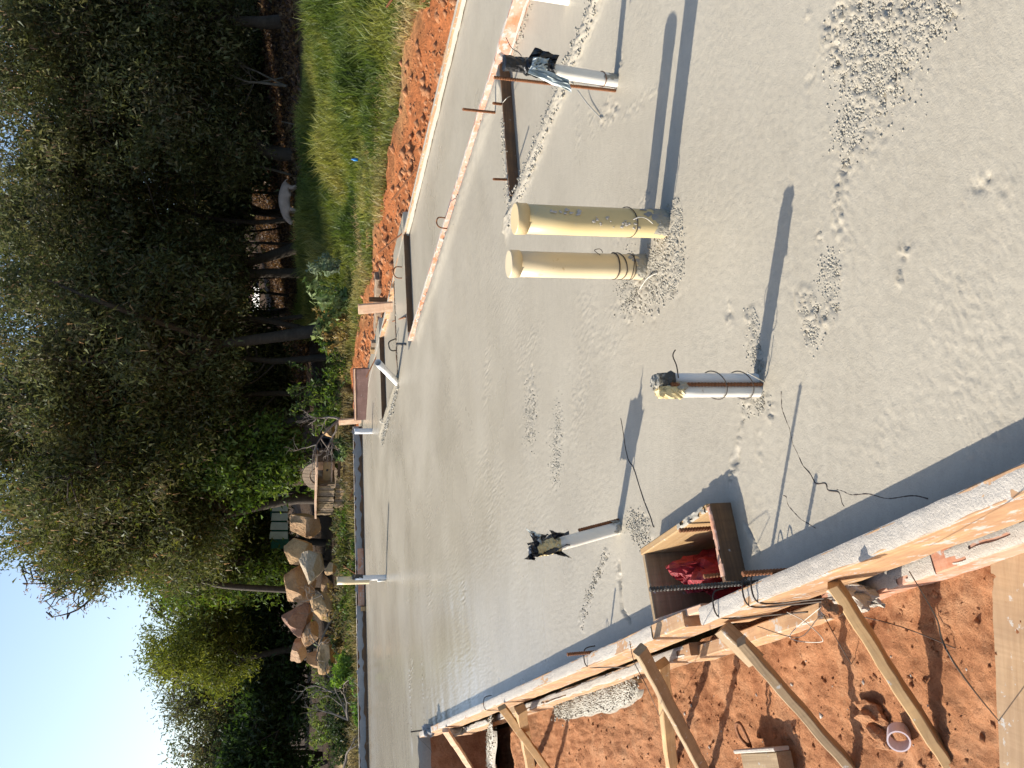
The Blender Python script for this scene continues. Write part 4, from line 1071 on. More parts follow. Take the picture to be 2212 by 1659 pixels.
# far pipe in front of the back formwork
c = Vector((-2.190, 9.891, 0.000))
hp = thing('far_pipe', 'cream pipe sleeved over a grey-white pipe, standing by the back formwork', 'pipe', tuple(c))
pipe_mesh('lower_pipe', c, c + Vector((.01, 0, .35)), .031, M_pvc_grey, hp, open_top=False)
pipe_mesh('upper_pipe', c + Vector((-.022, .02, .24)), c + Vector((-.012, .02, .545)), .045, M_pvc_cream, hp)
wrap('tape', c + Vector((.018, 0, .26)), c + Vector((.02, 0, .38)), .03, .032, M_black, hp, 22, .2, nl=5)
tube('side_tube', [c + Vector((-.03, -.02, 0)), c + Vector((-.03, -.02, .10))], .012, M_pvc_white, hp)
c = Vector((-0.610, 11.371, 0.000))
hp = thing('far_pipe', 'short grey-white pipe stub at the far corner of the slab', 'pipe', tuple(c))
pipe_mesh('pipe_wall', c, c + Vector((0, 0, .225)), .036, M_pvc_grey, hp)
c = Vector((0.017, 8.952, 0.000))
hp = thing('far_pipe', 'grey pipe leaning over steeply in front of the farthest recess', 'pipe', tuple(c))
pipe_mesh('pipe_wall', c, Vector((0.207, 8.400, 0.261)), .034, M_pvc_grey, hp)

# ------------------------------------------------------------------ rebar standing along the right-hand side


RB = [  # foot, picture of the tip, label
    ((1.541, 4.794, 0.000), (1.514, 4.700, 0.208), 'rusty rebar stub leaning over the peeling red edge, near the brown step board', .0075),
    ((1.546, 4.657, 0.000), (1.502, 4.520, 0.079), 'very short rusty rebar stump beside the brown step board', .007),
    ((1.100, 4.527, 0.000), (1.057, 4.360, 0.118), 'pale cement-coated rebar stub by the left end of the brown step board', .006),
    (ND(4.90, 2.98, -.12), (2.722, 6.300, 0.432), 'long rusty rebar leaning outward over the red bank, nearest the frame edge', .008),
    (ND(4.93, 5.9, -.1), (1.657, 7.850, 0.198), 'thin rusty rebar peg upright behind the pale board, by the red bank', .007),
    (ND(4.95, 7.05, -.1), (1.328, 8.850, 0.201), 'thin rusty rebar peg just before the weathered log beam', .008),
    (ND(4.97, 8.5, -.1), (0.662, 10.200, 0.006), 'thin rebar peg in front of the weathered log beam, behind the pale board', .008),
    (ND(4.60, 8.4, -.03), (0.636, 8.250, 0.015), 'bent rebar stub crossing the dark shaded step', .007),
    (ND(4.99, 9.55, -.1), (0.085, 11.100, 0.104), 'rusty rebar peg in front of the brown sheet', .008),
    (ND(4.99, 11.3, -.05), (-0.353, 12.300, 0.069), 'dark rebar peg near the far wooden stake', .008),
    ((-2.85, 12.42, -.1), (-2.548, 12.400, 0.291), 'thin dark rebar peg behind the back formwork, beside the cream sleeved pipe', .007),
    ((-.80, 12.82, -.1), (-1.695, 12.800, 0.176), 'dark rebar peg behind the back formwork near the slatted crate', .007),
]
for (p, q_, lb, rd) in RB:
    rebar('rebar', p, q_, lb, rd, M_rust, 'rebar pegs standing around the slab', ribs=(p[1] < 6))
wire_thing('rebar_loop', [(1.198, 6.201, 0.000), (1.153, 5.950, 0.114), (1.120, 5.950, 0.130), (1.082, 5.930, 0.111), (1.124, 6.201, 0.000)], 'rusty wire loop sticking up from the rough strip beside the peeling red edge', .005, M_rust, 'rebar loop')
wire_thing('rebar_loop', [(1.154, 8.600, -0.031), (1.155, 8.600, 0.061), (1.095, 8.600, 0.084), (1.050, 8.600, 0.047), (1.053, 8.600, -0.035)], 'rusty hoop of bar over the pale board, beside the shaded step', .006, M_rust, 'rebar loop')
wire_thing('rebar_loop', [(0.470, 9.059, 0.000), (0.432, 8.900, 0.087), (0.385, 8.900, 0.092), (0.343, 8.900, 0.068), (0.348, 9.023, 0.000)], 'dark hoop of bar standing where the strip narrows, in front of the far recess', .007, M_steel, 'rebar loop')
wire_thing('rebar_loop', [(-0.410, 10.248, 0.000), (-0.405, 10.000, 0.050), (-0.437, 10.000, 0.050), (-0.447, 9.978, 0.000)], 'small pale wire hoop at the far brown step board', .005, M_wire_new, 'rebar loop')
tag(tube('crossbar', [(0.409, 8.987, 0.000), (0.378, 8.291, 0.000)], .011, M_steel, sides=6), 'dark stub of bar lying across the narrow strip', 'rebar')
wire_thing('loose_wire', [(0.360, 2.604, 0.006), (0.352, 2.664, 0.012), (0.323, 2.748, 0.005)], 'pale splinter of wire lying in the gravel by the cream capped pipe', .0022, M_wire_new)
wire_thing('loose_wire', [(1.009, 3.109, 0.004), (1.105, 3.240, 0.012), (1.181, 3.310, 0.030)], 'pale straw-like wire lying near the foot of the black-wrapped pipe', .0022, M_wire_new)
wire_thing('loose_wire', [P_((1.568, 4.581, -0.030), 0, 0, 0), (1.529, 4.499, 0.010), (1.519, 4.549, 0.020)], 'curl of pale wire lying over the brown step board', .002, M_wire_new)

# ================================================================== THINGS BEHIND THE FORMWORK
# wooden stakes and timber on the right
o = plank('wooden_stake', (0.841, 9.450, -0.017), (0.803, 9.450, 0.351), .12, .03, M_wood_pale, None, up=(-.65, -.76, .05), seed=71, wob=.002)
tag(o, 'pale flat wooden stake standing behind the side board, in front of the log beam', 'stake', 'stakes outside the formwork')
o = plank('wooden_stake', (0.924, 9.600, 0.025), (0.924, 9.600, 0.222), .055, .04, M_wood_dark, None, up=(0, -1, .05), seed=72)
tag(o, 'short dark stake right behind the pale flat stake', 'stake', 'stakes outside the formwork')
o = plank('wooden_stake', (-0.521, 12.600, 0.028), (-0.544, 12.600, 0.341), .10, .03, M_wood_pale, None, up=(-.65, -.76, .05), seed=73, wob=.002)
tag(o, 'pale wooden stake at the far corner of the slab, beside the short pipe stub', 'stake', 'stakes outside the formwork')
def logbeam(name, p0, p1, w, h, mat, label, cat, seed, wob=.01):
    o = plank(name, p0, p1, w, h, mat, None, seed=seed, wob=wob, segs=16, bev=.012); return tag(o, label, cat)
logbeam('timber_beam', (1.315, 10.600, -0.002), (0.696, 11.200, -0.053), .16, .10, M_wood_grey, 'weathered brown sleeper beam lying behind the pale flat stake', 'beam', 74)
logbeam('timber_beam', (1.582, 10.500, -0.030), (1.164, 10.600, -0.019), .08, .06, M_wood_dark, 'dark burnt-looking timber lying at the near end of the sleeper beam', 'beam', 75)
logbeam('timber_plank', (0.790, 10.700, -0.013), (0.492, 11.000, -0.071), .10, .03, M_wood_red, 'reddish plank lying flat behind the side board next to the sleeper beam', 'plank', 76)
logbeam('timber_plank', (0.866, 10.950, -0.019), (0.631, 11.100, -0.053), .03, .03, M_wood, 'narrow yellow batten lying against the sleeper beam', 'batten', 77, .004)
for k, (p_, q_, lb) in enumerate((((0.510, 11.000, -0.065), (0.508, 11.000, 0.051), 'grey-topped square timber block behind the side board, nearer of two'), ((0.433, 11.120, -0.079), (0.431, 11.120, 0.050), 'yellow square timber block behind the side board, farther of two'))):
    o = plank('timber_block', p_, q_, .07, .07, (M_wood_grey, M_wood)[k], None, up=(-.65, -.76, .02), seed=78 + k)
    tag(o, lb, 'block', 'timber blocks behind the side board')
sh = thing('brown_sheet', 'brown shutter panel standing on edge behind the side board, before the far stake', 'panel', (-0.128, 11.900, 0.062))
M_sheet = make_wood('brown_panel', (.16, .09, .075), (.24, .145, .125), (.10, .055, .045), .4, .05)
plank('panel', (0.207, 11.750, 0.107), (-0.491, 12.200, 0.053), .03, .215, M_sheet, sh, seed=80, wob=.004)
plank('top_edge', (0.207, 11.740, 0.194), (-0.490, 12.190, 0.143), .034, .016, M_wood_pale, sh, seed=81, wob=.003)
o = wire_thing('string_line', [(-1.404, 12.700, 0.111), (-1.622, 12.550, 0.013)], 'pink marker string tied to the back formwork', .004, make_plain('pink_string', (.6, .12, .16), .7, .2))

# rocks
M_rk = {k: None for k in ()}
def make_rock(name, c0, c1, lich):
    m, nt, out = mat_new(name)
    v = coords(nt)
    col = ramp(nt, [(.3, c0), (.7, c1)], noise(nt, v, 3.2, 6, .65))
    col = mixc(nt, ramp(nt, [(.52, 0), (.66, .6)], noise(nt, v, 9, 6, .7)), col, lich)
    h = noise(nt, v, 7, 8, .7)
    princ(nt, out, col, .9, .2, bump(nt, h, .8, .06)); return m
R_tan = make_rock('tan_sandstone', (.40, .25, .12), (.56, .38, .20), (.30, .19, .10))
R_grey = make_rock('grey_sandstone', (.42, .33, .22), (.55, .45, .32), (.36, .27, .17))
R_brown = make_rock('brown_sandstone', (.32, .19, .10), (.48, .32, .18), (.18, .11, .065))
R_red = make_rock('red_sandstone', (.27, .155, .105), (.38, .235, .16), (.17, .08, .06))
R_redtan = make_rock('red_tan_sandstone', (.43, .26, .15), (.52, .37, .24), (.30, .13, .08))
ROCKS = [ # centre, half width and half height, mat, label, cuts, seed
    ((-3.145, 16.800, 0.840), (0.273, 0.255), R_tan, 'yellow sandstone boulder at the top of the rock pile, nearest the slatted crate', 9, 3),
    ((-3.318, 16.100, 0.612), (0.324, 0.262), R_grey, 'large pale grey pointed boulder at the front of the rock pile', 9, 4),
    ((-3.790, 16.900, 0.863), (0.405, 0.323), R_brown, 'big brown slab boulder behind the pale pointed one', 8, 5),
    ((-4.412, 16.800, 0.840), (0.277, 0.259), R_red, 'smooth dark red boulder in the middle of the rock pile', 4, 6),
    ((-3.990, 16.000, 0.441), (0.290, 0.206), R_tan, 'low yellow boulder with shadow-dappled face in the front of the rock pile', 8, 7),
    ((-5.079, 17.000, 0.827), (0.227, 0.179), R_redtan, 'orange-red boulder at the left end of the rock pile', 7, 8),
    ((-5.147, 16.600, 0.543), (0.176, 0.241), R_brown, 'shaded brown angular boulder below the orange-red one', 9, 9),
    ((-4.918, 16.100, 0.342), (0.412, 0.188), R_tan, 'flat sloping tan slab leaning at the left foot of the rock pile', 10, 10),
    ((-2.689, 17.000, 0.682), (0.284, 0.293), R_brown, 'dark brown boulder between the slatted crate and the rock pile', 5, 11),
    ((-3.279, 15.700, 0.299), (0.137, 0.094), R_tan, 'small tan stone in the weeds before the rock pile', 7, 12),
    ((-0.817, 15.600, 0.337), (0.150, 0.108), R_tan, 'flat tan stone in the undergrowth near the far stake', 9, 13),
    ((-3.714, 16.300, 0.339), (0.205, 0.125), R_brown, 'brown stone tucked under the pale pointed boulder', 7, 14),
    ((-4.657, 16.700, 0.615), (0.254, 0.157), R_brown, 'rough brown stone between the dark red and orange-red boulders', 7, 15),
]
for (c_, (hw, hh), mt, lb, cuts, sd) in ROCKS:
    o = lump('boulder', (c_[0], c_[1] + hw * .3, c_[2] - .04), (hw * 1.14, hw * .95, hh * 1.14), mt, None, sd, 4, .16, cuts + 6, fine=.008)
    o.rotation_euler = (random.uniform(-.15, .15), random.uniform(-.2, .2), random.uniform(0, .5))
    tag(o, lb, 'boulder', 'boulders of the rock pile')

# slatted crate with a round drum top leaning behind it
ct = thing('slatted_crate', 'weathered two-tier crate of upright wooden slats with an open shelf, behind the back formwork', 'crate', (-1.835, 15.200, 0.086))
plank('slat', (-1.751, 15.198, 0.256), (-1.742, 15.198, 0.533), 0.035, 0.020, M_wood_old, ct, up=(0, -1, .02), seed=100, wob=.006)
plank('slat', (-1.789, 15.201, 0.257), (-1.781, 15.201, 0.533), 0.033, 0.020, M_wood_grey, ct, up=(0, -1, .02), seed=101, wob=.006)
plank('slat', (-1.831, 15.194, 0.243), (-1.822, 15.194, 0.533), 0.042, 0.020, M_wood_old, ct, up=(0, -1, .02), seed=102, wob=.006)
plank('slat', (-1.877, 15.207, 0.242), (-1.867, 15.207, 0.533), 0.037, 0.020, M_wood_grey, ct, up=(0, -1, .02), seed=103, wob=.006)
plank('slat', (-1.917, 15.207, 0.239), (-1.907, 15.207, 0.533), 0.035, 0.020, M_wood_grey, ct, up=(0, -1, .02), seed=104, wob=.006)
plank('slat', (-1.958, 15.196, 0.254), (-1.949, 15.196, 0.533), 0.042, 0.020, M_wood_old, ct, up=(0, -1, .02), seed=105, wob=.006)
plank('slat', (-2.007, 15.207, 0.239), (-1.997, 15.207, 0.533), 0.043, 0.020, M_wood_grey, ct, up=(0, -1, .02), seed=106, wob=.006)
plank('slat', (-2.049, 15.203, 0.246), (-2.039, 15.203, 0.533), 0.033, 0.020, M_wood_old, ct, up=(0, -1, .02), seed=107, wob=.006)
plank('slat', (-2.086, 15.196, 0.253), (-2.076, 15.196, 0.533), 0.035, 0.020, M_wood_old, ct, up=(0, -1, .02), seed=108, wob=.006)
plank('slat', (-2.130, 15.196, 0.258), (-2.119, 15.196, 0.533), 0.043, 0.020, M_wood_old, ct, up=(0, -1, .02), seed=109, wob=.006)
plank('slat', (-2.178, 15.200, 0.241), (-2.167, 15.200, 0.533), 0.043, 0.020, M_wood_grey, ct, up=(0, -1, .02), seed=110, wob=.006)
plank('slat', (-2.222, 15.199, 0.252), (-2.212, 15.199, 0.533), 0.037, 0.020, M_wood_old, ct, up=(0, -1, .02), seed=111, wob=.006)
plank('slat', (-2.263, 15.191, 0.242), (-2.251, 15.191, 0.533), 0.036, 0.020, M_wood_old, ct, up=(0, -1, .02), seed=112, wob=.006)
plank('slat', (-1.718, 15.260, 0.026), (-1.713, 15.260, 0.215), 0.038, 0.020, M_wood, ct, up=(0, -1, .02), seed=143, wob=.006)
plank('slat', (-1.760, 15.249, 0.027), (-1.754, 15.249, 0.216), 0.039, 0.020, M_wood_grey, ct, up=(0, -1, .02), seed=144, wob=.006)
plank('slat', (-1.802, 15.253, 0.027), (-1.796, 15.253, 0.215), 0.034, 0.020, M_wood_old, ct, up=(0, -1, .02), seed=145, wob=.006)
plank('slat', (-1.841, 15.244, 0.028), (-1.835, 15.244, 0.216), 0.037, 0.020, M_wood, ct, up=(0, -1, .02), seed=146, wob=.006)
plank('slat', (-1.883, 15.244, 0.028), (-1.877, 15.244, 0.216), 0.038, 0.020, M_wood_grey, ct, up=(0, -1, .02), seed=147, wob=.006)
plank('slat', (-1.928, 15.246, 0.027), (-1.921, 15.246, 0.216), 0.042, 0.020, M_wood, ct, up=(0, -1, .02), seed=148, wob=.006)
plank('slat', (-1.971, 15.246, 0.027), (-1.964, 15.246, 0.216), 0.035, 0.020, M_wood_old, ct, up=(0, -1, .02), seed=149, wob=.006)
plank('slat', (-2.013, 15.246, 0.027), (-2.006, 15.246, 0.216), 0.041, 0.020, M_wood, ct, up=(0, -1, .02), seed=150, wob=.006)
plank('slat', (-2.058, 15.245, 0.028), (-2.051, 15.245, 0.216), 0.040, 0.020, M_wood_grey, ct, up=(0, -1, .02), seed=151, wob=.006)
plank('slat', (-2.105, 15.246, 0.027), (-2.098, 15.246, 0.216), 0.044, 0.020, M_wood_old, ct, up=(0, -1, .02), seed=152, wob=.006)
plank('slat', (-2.149, 15.254, 0.027), (-2.142, 15.254, 0.215), 0.033, 0.020, M_wood_grey, ct, up=(0, -1, .02), seed=153, wob=.006)
plank('slat', (-2.192, 15.259, 0.026), (-2.184, 15.259, 0.215), 0.042, 0.020, M_wood_old, ct, up=(0, -1, .02), seed=154, wob=.006)
plank('top_board', (-2.269, 15.250, 0.544), (-1.311, 15.250, 0.544), 0.030, 0.300, M_wood_pale, ct, up=(0, -1, .02), seed=160, wob=.006)
plank('shelf_back', (-1.767, 15.600, 0.361), (-1.361, 15.600, 0.361), 0.301, 0.020, M_wood_dark, ct, up=(0, -1, .02), seed=161, wob=.006)
drw = plank('drawer_front', (-1.728, 15.320, 0.364), (-1.337, 15.320, 0.364), 0.140, 0.025, M_wood, ct, up=(0, -1, .02), seed=162, wob=.006)
plank('shelf_rail', (-1.718, 15.280, 0.288), (-1.359, 15.280, 0.288), 0.025, 0.030, M_wood_pale, ct, up=(0, -1, .02), seed=163, wob=.006)
plank('side_panel', (-1.741, 15.400, 0.230), (-1.732, 15.400, 0.528), 0.033, 0.300, M_wood_old, ct, up=(0, -1, .02), seed=164, wob=.006)
plank('side_panel', (-1.339, 15.400, 0.047), (-1.328, 15.400, 0.528), 0.025, 0.300, M_wood_dark, ct, up=(0, -1, .02), seed=165, wob=.006)
plank('lower_rail', (-1.689, 15.350, 0.162), (-1.328, 15.350, 0.162), 0.049, 0.030, M_wood_dark, ct, up=(0, -1, .02), seed=166, wob=.006)
plank('lower_rail', (-1.695, 15.380, 0.069), (-1.333, 15.380, 0.069), 0.041, 0.030, M_wood_dark, ct, up=(0, -1, .02), seed=167, wob=.006)

kn = lump('knob', (.2, 0, .018), (.02, .02, .015), M_steel, drw, 5, 2, .1)
ct.rotation_euler = (0, 0, math.radians(-33)); ct.scale = (1.18, 1.18, 1.0)
# round drum end: planks cut to a disc, leaning on the back of the crate
dr = thing('drum_end', 'round weathered wooden drum end leaning behind the slatted crate', 'drum end', (-1.624, 15.750, 0.429))
dr.rotation_euler = (math.radians(80), 0, math.radians(-32))
RD = .33
for k in range(9):
    w_ = 2 * RD / 9; x0 = -RD + k * w_ + .003; x1 = x0 + w_ - .006
    top_ = []; bot_ = []
    for i in range(7):
        x = x0 + (x1 - x0) * i / 6; yy = math.sqrt(max(RD * RD - x * x, 1e-4)); top_.append((x, yy)); bot_.append((x, -yy))
    pts = top_ + bot_[::-1]; n_ = len(pts)
    dz = random.uniform(-.003, .003)
    vs_ = [(p[0], p[1], dz) for p in pts] + [(p[0], p[1], .03 + dz) for p in pts]
    fs = [tuple(range(n_ - 1, -1, -1)), tuple(range(n_, 2 * n_))] + [(i, (i+1) % n_, n_ + (i+1) % n_, n_ + i) for i in range(n_)]
    me = bpy.data.meshes.new('plank'); me.from_pydata(vs_, [], fs); me.materials.append(M_wood_grey)
    link(bpy.data.objects.new('plank', me), dr)
for rr in (.2,):
    tube_pts = [Vector((rr * math.cos(t * .2618), rr * math.sin(t * .2618), .034)) for t in range(25)]
    vs_, fs = tube_data(tube_pts, .007, 5)
    me = bpy.data.meshes.new('groove_ring'); me.from_pydata([tuple(v) for v in vs_], [], fs); me.materials.append(M_wood_dark)
    link(bpy.data.objects.new('groove_ring', me), dr)
# black pot lying on its side
def lathe(name, prof, mat, parent=None, S=28):
    bm = bmesh.new(); rows = [[bm.verts.new((r * math.cos(2*math.pi*i/S), r * math.sin(2*math.pi*i/S), z)) for i in range(S)] for (r, z) in prof]
    for k in range(len(rows) - 1):
        for i in range(S): bm.faces.new((rows[k][i], rows[k][(i+1) % S], rows[k+1][(i+1) % S], rows[k+1][i]))
    bm.faces.new(rows[0][::-1]); bm.faces.new(rows[-1])
    return bm_obj(name, bm, mat, parent, True)
o = lathe('black_bucket', [(.10, 0), (.135, .25), (.15, .25), (.15, .27), (.13, .27), (.10, .02)], M_black)
o.location = (-1.064, 15.400, 0.332); o.rotation_euler = (math.radians(75), math.radians(20), 0)
tag(o, 'black plastic bucket tipped on its side in the undergrowth beyond the crate', 'bucket')
# green shade-net hut glimpsed under the trees
hut = thing('shade_hut', 'green shade-net hut with pale panels half hidden behind the trees', 'hut', (-2.969, 20.500, 0.760))
M_greennet = make_plain('green_net', (.02, .10, .075), .8, .2, .3, 20)
def quad_panel(name, pts, mat, parent, th=.03):
    c = [Vector(p) for p in pts]; n = (c[1] - c[0]).cross(c[3] - c[0]).normalized() * th
    inv = parent_mat(parent).inverted(); vs_ = [tuple(inv @ p) for p in c] + [tuple(inv @ (p + n)) for p in c]
    me = bpy.data.meshes.new(name); me.from_pydata(vs_, [], [(3, 2, 1, 0), (4, 5, 6, 7), (0, 1, 5, 4), (1, 2, 6, 5), (2, 3, 7, 6), (3, 0, 4, 7)]); me.materials.append(mat)
    return link(bpy.data.objects.new(name, me), parent)
quad_panel('net_wall', [(-3.756, 20.500, 0.914), (-3.082, 20.600, 0.964), (-3.069, 20.600, 1.292), (-3.736, 20.500, 1.321)], M_greennet, hut)
quad_panel('net_wall', [(-3.072, 20.700, 1.046), (-2.261, 20.900, 1.117), (-2.254, 20.900, 1.375), (-3.061, 20.700, 1.333)], M_greennet, hut)
M_pale = make_plain('pale_sheet', (.36, .42, .38), .7, .3, .2, 5)
quad_panel('pale_panel', [(-2.661, 20.300, 0.947), (-2.494, 20.300, 0.947), (-2.490, 20.350, 1.250), (-2.657, 20.350, 1.270)], M_pale, hut)
quad_panel('pale_panel', [(-2.871, 20.300, 0.947), (-2.703, 20.300, 0.947), (-2.698, 20.350, 1.270), (-2.865, 20.350, 1.290)], M_pale, hut)
quad_panel('pale_panel', [(-3.080, 20.300, 0.947), (-2.912, 20.300, 0.947), (-2.906, 20.350, 1.290), (-3.072, 20.350, 1.311)], M_pale, hut)
quad_panel('pale_panel', [(-3.289, 20.300, 0.947), (-3.122, 20.300, 0.947), (-3.114, 20.350, 1.311), (-3.280, 20.350, 1.331)], M_pale, hut)
quad_panel('pale_panel', [(-3.498, 20.300, 0.947), (-3.331, 20.300, 0.947), (-3.322, 20.350, 1.331), (-3.488, 20.350, 1.351)], M_pale, hut)
# white outbuilding seen through the trunks
hs = thing('white_outbuilding', 'white-walled building glimpsed in the distance between dark trunks', 'building', (3.124, 36.000, 1.591))
M_wall = make_plain('white_wall', (.75, .75, .74), .8, .2, .1, 2)
quad_panel('wall', [(2.332, 38.000, 1.181), (3.832, 34.000, 1.183), (3.805, 34.000, 2.070), (2.315, 38.000, 2.172)], M_wall, hs, .2)
quad_panel('roof', [(2.201, 37.700, 2.146), (3.858, 33.700, 2.046), (4.024, 36.000, 2.279), (2.404, 39.500, 2.384)], M_sheet, hs, .08)
quad_panel('window', [(3.407, 35.100, 1.495), (3.628, 34.460, 1.489), (3.618, 34.460, 1.828), (3.398, 35.100, 1.840)], M_steel, hs, .03)
quad_panel('window', [(2.873, 36.540, 1.507), (3.117, 35.900, 1.501), (3.109, 35.900, 1.855), (2.866, 36.540, 1.866)], M_steel, hs, .03)
quad_panel('window', [(2.488, 37.500, 1.515), (2.747, 36.860, 1.509), (2.740, 36.860, 1.872), (2.481, 37.500, 1.884)], M_steel, hs, .03)
# grey dead branches lying in the left corner beyond the back formwork
M_dead = make_plain('dead_wood', (.20, .17, .14), .9, .1, .25, 10)
def dead_branch(name, base, seed, L, label, n=16):
    r = random.Random(seed); vs_ = []; fs = []
    def grow(p, dirv, length, rad, dep):
        pts = [p]; q = p; dv = dirv
        for i in range(5):
            dv = (dv + Vector((r.gauss(0, .22), r.gauss(0, .22), r.gauss(0, .18)))).normalized()
            q = q + dv * (length / 5); q.z = max(q.z, -.12)
            pts.append(q)
        v2, f2_ = tube_data(pts, [rad * (1 - .75 * i / 5) for i in range(6)], 5); o0 = len(vs_)
        vs_.extend(v2); fs.extend([tuple(a_ + o0 for a_ in f_) for f_ in f2_])
        if dep < 3:
            for _ in range(4 - dep):
                k = r.randint(2, 4); grow(pts[k], (dv + Vector((r.gauss(0, .8), r.gauss(0, .8), r.gauss(.15, .5)))).normalized(), length * r.uniform(.4, .7), rad * .5, dep + 1)
    base = Vector(base)
    for _ in range(3):
        grow(base.copy(), Vector((r.gauss(0, 1), r.gauss(0, .5), r.uniform(.1, .7))).normalized(), L * r.uniform(.6, 1), .022, 0)
    me = bpy.data.meshes.new(name); me.from_pydata([tuple(v - base) for v in vs_], [], fs); me.materials.append(M_dead)
    o = link(bpy.data.objects.new(name, me)); o.location = base
    return tag(o, label, 'dead branch', 'dead branches beyond the back formwork')
dead_branch('dead_branch', (-5.440, 14.300, 0.078), 1, .9, 'grey dead branch in the left corner, sprawling nearest the back formwork')
dead_branch('dead_branch', (-5.904, 13.900, 0.138), 2, .7, 'grey dead branch at the extreme left edge of the frame')
dead_branch('dead_branch', (-5.437, 15.500, 0.120), 3, .8, 'grey dead branch farther back, below the dark thicket')
dead_branch('dead_branch', (-0.553, 14.000, 0.224), 4, .8, 'tangle of dead twigs in front of the tipped black bucket')
dead_branch('dead_branch', (-4.274, 15.900, 0.279), 5, .8, 'dry twiggy branch draped over the front boulders')

# ================================================================== TREES
M_leaf = make_leaf('leaves', .33)
M_grass = make_leaf('grass_blades', .4)
M_bark = make_wood('tree_bark', (.035, .027, .02), (.085, .065, .048), (.03, .024, .018), .4, sc=.4)
M_bark_pale = make_wood('pale_bark', (.10, .085, .062), (.21, .18, .14), (.05, .04, .03), .5, sc=.4)
def leaves_np(cent, rad, n, size, pal, r, aspect=.35, droop=.5, tint=None, squash=.8):
    """n leaves gaussian round each centre; returns verts, quads, colours"""
    m = len(cent)
    C_ = np.repeat(cent, n, 0); N_ = len(C_)
    P = C_ + r.normal(0, 1, (N_, 3)) * np.repeat(rad, n)[:, None] * np.array([1, 1, squash]) * .46
    d = r.normal(0, 1, (N_, 3)); d[:, 2] -= droop; d /= np.linalg.norm(d, axis=1)[:, None]
    e = np.cross(d, r.normal(0, 1, (N_, 3))); e /= np.linalg.norm(e, axis=1)[:, None] + 1e-9
    s = size * r.uniform(.6, 1.35, N_)[:, None]
    a = P - d * s * .55 + e * s * aspect * .62; c = P + d * s * .65; f = P - d * s * .35 - e * s * aspect * .62
    V_ = np.stack([a, c, f], 1).reshape(-1, 3)
    Q_ = np.arange(N_ * 3).reshape(-1, 3)
    pal = np.array(pal); k = r.integers(0, len(pal), m)
    ct = pal[k] * r.uniform(.7, 1.3, (m, 1))
    col = np.repeat(ct, n, 0) * r.uniform(.7, 1.35, (N_, 1))
    sw = r.random(N_) < .25; col[sw] = pal[r.integers(0, len(pal), sw.sum())]
    return V_, Q_, np.clip(col, 0, 1)
OLIVE = [(.086, .098, .036), (.112, .120, .044), (.066, .078, .032), (.132, .130, .054), (.104, .096, .050)]
OLIVE_Y = [(.085, .10, .026), (.12, .125, .03), (.06, .075, .022)]
GREEN = [(.075, .12, .022), (.10, .15, .03), (.05, .085, .02), (.13, .17, .04)]
YELLOWG = [(.15, .17, .035), (.19, .20, .045), (.11, .135, .03)]
DARKG = [(.03, .05, .016), (.04, .06, .02), (.028, .04, .016)]
PODS = [(.28, .18, .10), (.34, .23, .13), (.20, .12, .07)]
